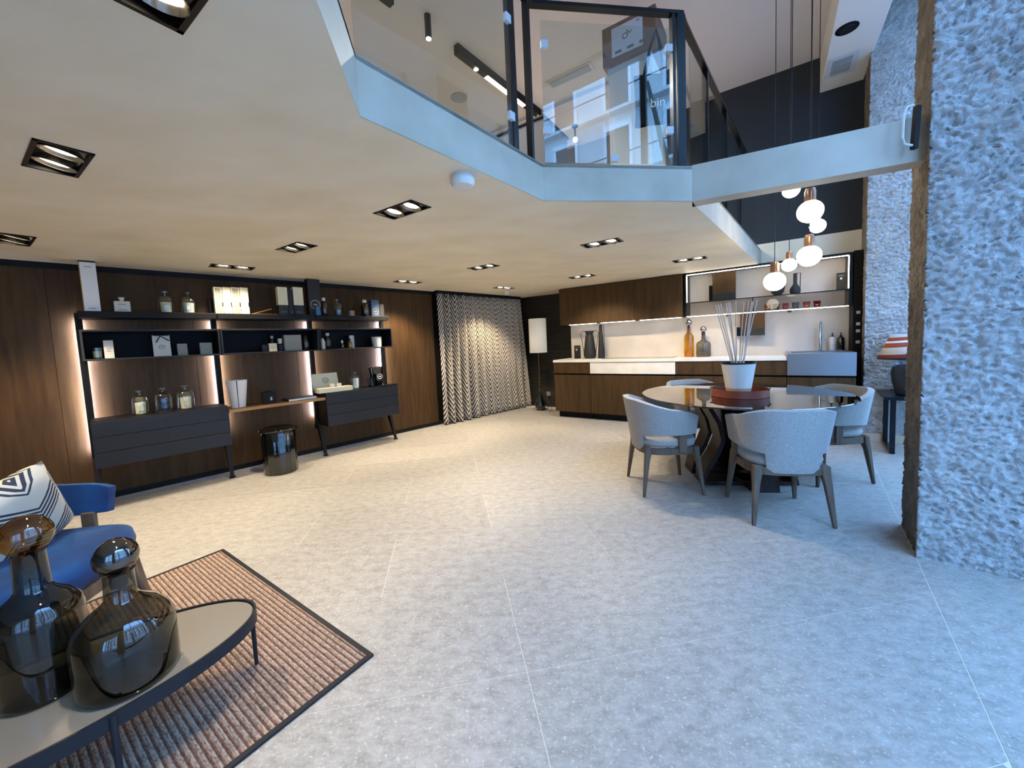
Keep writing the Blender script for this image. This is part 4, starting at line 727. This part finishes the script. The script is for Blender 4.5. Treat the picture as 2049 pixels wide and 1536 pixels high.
# ================================================================== SIDE TABLE AND LAMP IN THE WINDOW BAY
a0, a1 = atz(1785, 908, 0), atz(1770, 885, 0); mid = (a0+a1)/2
e = thing('side_table', 'dark blue-black metal side table beside stone pier', 'table', mid+Fo*.2, F_RZ); zt = .57
MB().box(-.29, .29, -.27, .27, zt-.03, zt).build('table_top', M['rail'], e, bevel=.006)
for y in (.2, -.2):
    f = MB(); f.box(-.25, -.215, y-.02, y+.02, .02, zt-.03).box(.215, .25, y-.02, y+.02, .02, zt-.03).box(-.25, .25, y-.02, y+.02, 0, .03).build('leg_frame', M['rail'], e, bevel=.004)
lp = mid+Fo*.16+Ff*(-.04)
e = thing('table_lamp', 'table lamp with printed red striped shade on side table', 'lamp', (lp.x, lp.y, zt)); 
MB().lathe([(.11, 0), (.125, .01), (.155, .13), (.165, .22), (.155, .27), (.12, .295), (.08, .30), (.04, .30), (.03, .325), (.02, .33), (.02, .36)], 36).build('base', M['lampbase'], e, smooth=True)
MB().lathe([(.27, .36), (.17, .60)], 48, cap=False).build('shade', M['print'], e, smooth=True); so = e.children[-1].modifiers.new('t', 'SOLIDIFY'); so.thickness = .004
q = mid-lp; MB().tube([(.05, .1, .02), (.08, .3, .01), (.05, .33, -.1), (.0, .3, -.35), (.03, .3, -.3)], .005, 6).build('power_cord', M['black'], e)
# ================================================================== RUG, COFFEE TABLE, BOTTLES, ARMCHAIR
P1, P2 = atz(447, 1100, 0), atz(748, 1312, 0); rh = math.degrees(math.atan2(P2.x-P1.x, P2.y-P1.y)); RL = (P2-P1).length
e = thing('area_rug', 'striped rust and grey woven rug with dark border', 'rug', (P1.x, P1.y, 0), rad(90-rh))
MB().box(.02, RL-.02, -3.4, -.02, .0004, .008).build('weave', M['rug'], e)
MB().box(0, RL, -.02, 0, .0004, .0095).box(0, .02, -3.4, -.02, .0004, .0095).box(RL-.02, RL, -3.4, -.02, .0004, .0095).build('border', M['slate'], e)
RZ = .0095; CZ = .28; ca = rad(46); cd = Vector((math.cos(ca), math.sin(ca), 0)); cn = Vector((-cd.y, cd.x, 0)); tip = Vector((-1.061, 1.458, 0)); A_, B_ = .56, .25; cc = tip-cd*A_
e = thing('coffee_table', 'low oval coffee table with taupe glass top and dark rim', 'table', (cc.x, cc.y, 0), ca)
MB().lathe([(1, CZ-.02), (1, CZ-.004), (.0001, CZ-.004)], 96, sx=A_-.012, sy=B_-.012).build('glass_top', M['ctop'], e, smooth=True)
def ovr(k_, z): return [((A_+k_)*math.cos(2*math.pi*i/96), (B_+k_)*math.sin(2*math.pi*i/96), z) for i in range(96)]
rm = MB(); rm.v = ovr(0, CZ-.045)+ovr(0, CZ+.002)+ovr(-.008, CZ+.002)+ovr(-.008, CZ-.045)
for r_ in range(4):
    for i in range(96): j = (i+1) % 96; q = ((r_+1) % 4)*96; rm.f.append((r_*96+i, r_*96+j, q+j, q+i))
rm.build('rim', M['slate'], e, smooth=True)
for x, y in ((A_*.985, .04), (.165, -B_*.955), (-.165, B_*.955), (-A_*.985, -.04)):
    MB().tube([(x, y, RZ-.0005), (x, y, CZ-.001)], [.007, .0095], 12).build('leg', M['slate'], e, smooth=True)
def big_bottle(px, rp, prof, stop, lab, hs, rs):
    c = atz(px[0], px[1], CZ); r = abs(atz(rp[1], px[1], CZ).x-atz(rp[0], px[1], CZ).x)/2*.94; e = thing('stoppered_bottle', lab, 'bottle', (c.x, c.y, CZ-.0035), 0, 'smoked bottles on coffee table')
    MB().lathe([(r*a, z) for a, z in prof], 48, cap=False).build('body', M['smoke'], e, smooth=True, ang=80); MB().lathe([(r*.9, .006), (.0001, .006)], 48).build('glass_foot', M['smoke'], e)
    MB().ball((0, 0, hs+rs*.85), rs, 28, 1.02).build('stopper', stop, e, smooth=True); MB().lathe([(.02, hs-.05), (.024, hs-.005), (.03, hs+.004)], 20).build('stopper_plug', M['smokes'], e, smooth=True)
big_bottle((95, 1374), (31, 159), [(.9, 0), (.98, .006), (1, .02), (1, .235), (.94, .262), (.72, .292), (.44, .315), (.38, .33), (.36, .43), (.40, .437)], M['ambers'], 'smoked bottle with amber ball stopper on coffee table', .437, .058)
big_bottle((262, 1350), (186, 341), [(.88, 0), (.97, .006), (1, .025), (.99, .165), (.9, .195), (.66, .228), (.4, .252), (.31, .268), (.295, .34), (.33, .347)], M['smokes'], 'squat smoked bottle with clear grey ball stopper on coffee table', .347, .054)
F1 = atz(308, 1189, RZ); hd = rad(78); fr_ = Vector((math.sin(hd), math.cos(hd), 0)); ri = Vector((fr_.y, -fr_.x, 0))
ac = shell_chair('armchair', 'blue velvet armchair with dark wood frame on striped rug', 'armchair', M['blue'], M['cwood'], W=.72, Dp=.76, SHt=.42, BT=.68, AT=.60, lean=.06, leg=.026, shellz=.30, lx=.74, ly=.70, pm=104, ct=.13, cs=1.0)
cc2 = F1-fr_*.33+ri*.32; ac.location = (cc2.x, cc2.y, RZ); ac.rotation_euler.z = face(78)
cu = MB(); n_ = 18; uv = []
for sgn in (1, -1):
    for j in range(n_+1):
        for i in range(n_+1):
            x, y = i/n_*2-1, j/n_*2-1; h = .075*max(0, (1-x**4)*(1-y**4))**.5; pin = 1-.07*(1-abs(x))*(abs(y)) ; cu.v.append((.23*x*(1-.06*(1-y*y)*0), sgn*h, .23*y)); uv.append((x*.5+.5, y*.5+.5))
for k_ in range(2):
    for j in range(n_):
        for i in range(n_): p = k_*(n_+1)**2+j*(n_+1)+i; cu.f.append((p, p+1, p+n_+2, p+n_+1))
cu.uv = uv; pc = cc2+fr_*.0-ri*.0
o = cu.build('throw_cushion', M['zig'], loc=(pc.x, pc.y, .43+.13), smooth=True); o.rotation_euler = (rad(-30), rad(28), face(105)); tag(o, 'cream cushion with grey zigzag stripes on the blue armchair', 'cushion')

# ================================================================== MEZZANINE RAILING
class Seg:
    def __init__(s, a, b): s.a = Vector((a.x, a.y, 0)); s.d = (b-a); s.d.z = 0; s.L = s.d.length; s.d.normalize(); s.n = Vector((-s.d.y, s.d.x, 0)); s.rz = math.atan2(s.d.y, s.d.x)
    def p(s, x, o_, z): return s.a+s.d*x+s.n*o_+Vector((0, 0, z))
sg = [Seg(e0, VV[1]), Seg(VV[1], VV[2]), Seg(VV[2], VV[3]), Seg(VV[5], e6)]
rl = thing('balcony_railing', 'dark metal and glass railing round the mezzanine edge', 'railing', (0, 0, MEZ)); RT = .97; inr = offset(chain, .04)
inr2 = offset(chain, .085)
for i in range(len(chain)-1): MB().prism([inr[i], inr[i+1], inr2[i+1], inr2[i]], RT-.02, RT).build('handrail', M['rail'], rl)
def post(s, x, w_=.045): p = s.p(x, .062, 0); MB().box(-w_/2, w_/2, -.02, .02, 0, RT-.02).build('post', M['rail'], rl, p, s.rz)
def pane(s, x0, x1): p = s.p(0, .05, 0); MB().box(x0, x1, -.004, .004, .03, RT-.11).build('pane', M['rglass'], rl, p, s.rz)
def clipp(s, x, z): p = s.p(x, .047, z); MB().box(-.022, .022, -.012, .012, -.022, .022).build('clamp', M['metalw'], rl, p, s.rz, bevel=.002)
post(sg[0], .6); post(sg[0], sg[0].L-.45, .03); pane(sg[0], .63, sg[0].L-.47); pane(sg[0], sg[0].L-.4, sg[0].L-.03); clipp(sg[0], sg[0].L-.40, .08)
L = sg[1].L; post(sg[1], L*.84); post(sg[1], L-.025, .022); pane(sg[1], .03, L*.84-.03)
for z in (.2, .72): clipp(sg[1], L*.84-.035, z)
L = sg[2].L; post(sg[2], L-.035, .055); post(sg[2], L-.085, .02); pane(sg[2], .03, L-.1)
for x, z in ((.05, .72), (.05, .22), (.48, .06), (L-.12, .74), (L-.12, .24)): clipp(sg[2], x, z)
L = sg[3].L
for x in (.58, 1.3, 2.05): post(sg[3], x, .035)
for x0, x1 in ((.08, .55), (.62, 1.27), (1.34, 2.02), (2.08, L-.05)): pane(sg[3], x0, x1)
# ---- things standing on the mezzanine
K0 = aty(1303, 100, 3.6); wc = .40; kb = KT.rz
e = thing('white_cabinet', 'tall white cabinet behind the balcony glass', 'cabinet', (K0.x, K0.y, MEZ), kb); hC = K0.z-MEZ
MB().box(-wc, 0, .02, .42, 0, hC).build('body', M['white'], e, bevel=.004); MB().box(-wc+.05, -.004, 0, .018, .02, hC-.05).build('door', M['white'], e, bevel=.003); MB().box(-wc, 0, 0, .02, hC-.045, hC).build('top_strip', M['metalw'], e)
e = thing('cardboard_box', 'brown cardboard box with white shipping label atop white cabinet', 'box', (K0.x, K0.y, K0.z), kb)
MB().box(-wc-.03, .05, -.04, .40, 0, .34).build('body', M['carton'], e, bevel=.004); MB().box(-wc+.06, -.06, -.0425, -.04, .05, .30).build('shipping_label', M['label'], e)
text('OL', .07, M['ink'], e, (-wc*.5, -.0435, .2), (rad(90), rad(-38), 0), 'label_mark'); text('70', .03, M['greyink'], e, (-.1, -.0435, .27), (rad(90), 0, 0), 'label_mark')
for k_ in range(3): MB().box(-wc+.09+.11*k_, -wc+.15+.11*k_, -.0432, -.0425, .07, .095).build('barcode', M['greyink'], e)
tb = aty(1309, 150, 3.42); e = thing('tote_bag', 'black canvas tote bag with white lettering hanging by its straps', 'bag', (tb.x, tb.y, tb.z), rad(-14))
bg_ = MB(); n_ = 10; wb, hb_ = .165, .40
for sgn in (1, -1):
    for j in range(n_+1):
        for i in range(n_+1):
            x, z = i/n_*2-1, j/n_; th = .03*max(0, (1-x**4))**.5*(.35+.65*math.sin(math.pi*min(1, z*.8+.1))); bg_.v.append((x*wb*(1-.05*math.sin(z*3)), sgn*th+.01*math.sin(x*5+z*6), -z*hb_+.03*(x*x)*(1 if z < .05 else 0)))
for k_ in range(2):
    for j in range(n_):
        for i in range(n_): p = k_*(n_+1)**2+j*(n_+1)+i; bg_.f.append((p, p+1, p+n_+2, p+n_+1))
bg_.build('body', M['cloth'], e, smooth=True)
for y, dx in ((-.02, .0), (.02, .015)): MB().tube([(-.09+dx, y, -.02), (-.03, y, .22), (.02, y*.5, .36), (.05, y, .22), (.08+dx, y, -.02)], .012, 6, flat=.35).build('strap', M['cloth'], e)
text('bin', .10, M['wink'], e, (0.02, -.045, -.25), (rad(90), 0, 0))
p = aty(1045, 248, 3.9); q = aty(1097, 262, 3.9)
e = thing('grey_counter', 'low dark grey counter on the mezzanine behind the glass', 'counter', (p.x, p.y, MEZ), kb); MB().box(-1.1, .24, 0, .5, 0, p.z-MEZ-.02).build('body', M['ash'], e, bevel=.004); MB().box(-1.12, .25, -.02, .52, p.z-MEZ-.02, p.z-MEZ).build('top', M['slate'], e, bevel=.003)
# ---- upper ceiling fittings
def upz(x, y): return atz(x, y, TOP)
a_, b_ = upz(912, 88), upz(1088, 228); d_ = b_-a_; L = d_.length; e = thing('linear_track_light', 'long black ceiling track light with glowing bar upstairs', 'ceiling light', a_, math.atan2(d_.y, d_.x))
MB().box(0, L, -.035, .035, -.10, 0).build('housing', M['black'], e, bevel=.003); MB().box(L*.28, L*.72, -.028, .028, -.104, -.0995).build('light_bar', M['kled'], e)
for x in (L*.18, L*.80, L*.92): MB().lathe([(.026, -.108), (.022, -.1)], 16, (x, 0)).build('spot_lens', M['lens'], e)
def lamp(parent, x, z, w_):
    l_ = bpy.data.lights.new('spot', 'SPOT'); l_.energy = w_; l_.color = (1, .90, .80); l_.spot_size = rad(155); l_.spot_blend = .6; l_.shadow_soft_size = .03
    s_ = bpy.data.objects.new('spot_lamp', l_); COL.objects.link(s_); s_.parent = parent; s_.location = (x, 0, z)
for x in (L*.18, L*.5, L*.80): lamp(e, x, -.115, 72)
a_ = upz(783, -10); o = MB().box(-1.2, 0, -.035, .035, -.10, 0).build('track_light', M['black'], loc=a_, rz=math.atan2(d_.y, d_.x), bevel=.003); tag(o, 'black ceiling track end at the top picture edge', 'ceiling light')
for x in (-.3, -1.1): lamp(o, x, -.115, 72)  # out-of-view spots on this track, added to brighten the mezzanine
a_ = upz(855, 30); e = thing('cylinder_spot', 'slim black cylinder spot hanging from upper ceiling', 'ceiling light', a_); MB().lathe([(.03, -.22), (.032, -.218), (.032, 0)], 20).build('body', M['black'], e, smooth=True); MB().lathe([(.024, -.226), (.026, -.219)], 16).build('lens', M['lens'], e)
for x, y, lab in ((1150, 245, 'tiny hanging spot upstairs nearer the track light'), (1238, 208, 'tiny hanging spot upstairs beside white cabinet')):
    a_ = upz(x, y); a_.z -= .05; e = thing('hanging_spot', lab, 'ceiling light', a_, 0, 'tiny hanging spots'); MB().lathe([(.05, -.012), (.05, 0)], 18).build('canopy', M['black'], e); MB().lathe([(.012, -.17), (.012, -.012)], 10).build('stem', M['black'], e); MB().ball((0, 0, -.2), .035, 14).build('bulb', M['lens'], e, smooth=True); lamp(e, 0, -.24, 55)
a_ = upz(918, 195); o = MB().lathe([(.11, 0), (.11, -.006), (.0001, -.008)], 28).build('ceiling_speaker', M['vent'], loc=a_); tag(o, 'round flush speaker in the upper ceiling', 'speaker')
a_ = upz(1140, 152); e = thing('ceiling_vent', 'long pale air vent in the upper ceiling', 'vent', a_, KT.rz); MB().box(-.3, .3, -.09, .09, -.008, 0).build('frame', M['upceil'], e)
for k_ in range(5): MB().box(-.27, .27, -.065+.028*k_, -.05+.028*k_, -.012, -.008).build('slat', M['vent'], e)
# white air duct casing along the facade
DZ = 4.12
e = thing('duct_casing', 'white boxed duct casing below the upper ceiling', 'duct', KT.w(0, 0, 0), KT.rz); MB().box(.49, .885, -4.5, -.002, DZ, TOP).build('casing', M['white'], e)
def kloc(x, y, z): p = atz(x, y, z); return (p.dot(KT.t), -(p.dot(KT.n)+KT.d), z)
x_, y_, z_ = kloc(1695, 57, DZ); MB().lathe([(.085, -.006), (.09, -.004), (.09, 0)], 28, (x_, y_)).build('speaker_ring', M['black'], e); [None for _ in (0,)]; sp_ = e.children[-1]; sp_.location.z = DZ; MB().lathe([(.06, -.012), (.062, -.006)], 24, (x_, y_)).build('speaker_cone', M['slate'], e, (0, 0, DZ))
x_, y_, z_ = kloc(1683, 130, DZ); MB().box(x_-.13, x_+.13, y_-.2, y_+.2, DZ-.006, DZ).build('vent_frame', M['metalw'], e, bevel=.002)
for k_ in range(9): MB().box(x_-.085, x_+.085, y_-.14+.033*k_, y_-.12+.033*k_, DZ-.012, DZ-.006).build('vent_slat', M['vent'], e)
# steel bracket at the beam end
e = thing('beam_bracket', 'steel bracket with bent bar where beam meets stone pier', 'bracket', (0, 0, 0)); Yb = 2.03
MB().tube([aty(x, y, Yb) for x, y in ((1828, 210), (1815, 214), (1808, 232), (1806, 276), (1811, 289), (1826, 291))], .006, 8).build('bent_bar', M['metalw'], e, smooth=True)
pa = aty(1836, 212, Yb); pb = aty(1829, 298, Yb); MB().tube([pa, pb], .016, 4).build('dark_slot', M['black'], e)  # black bar standing in for the dark gap at the beam end
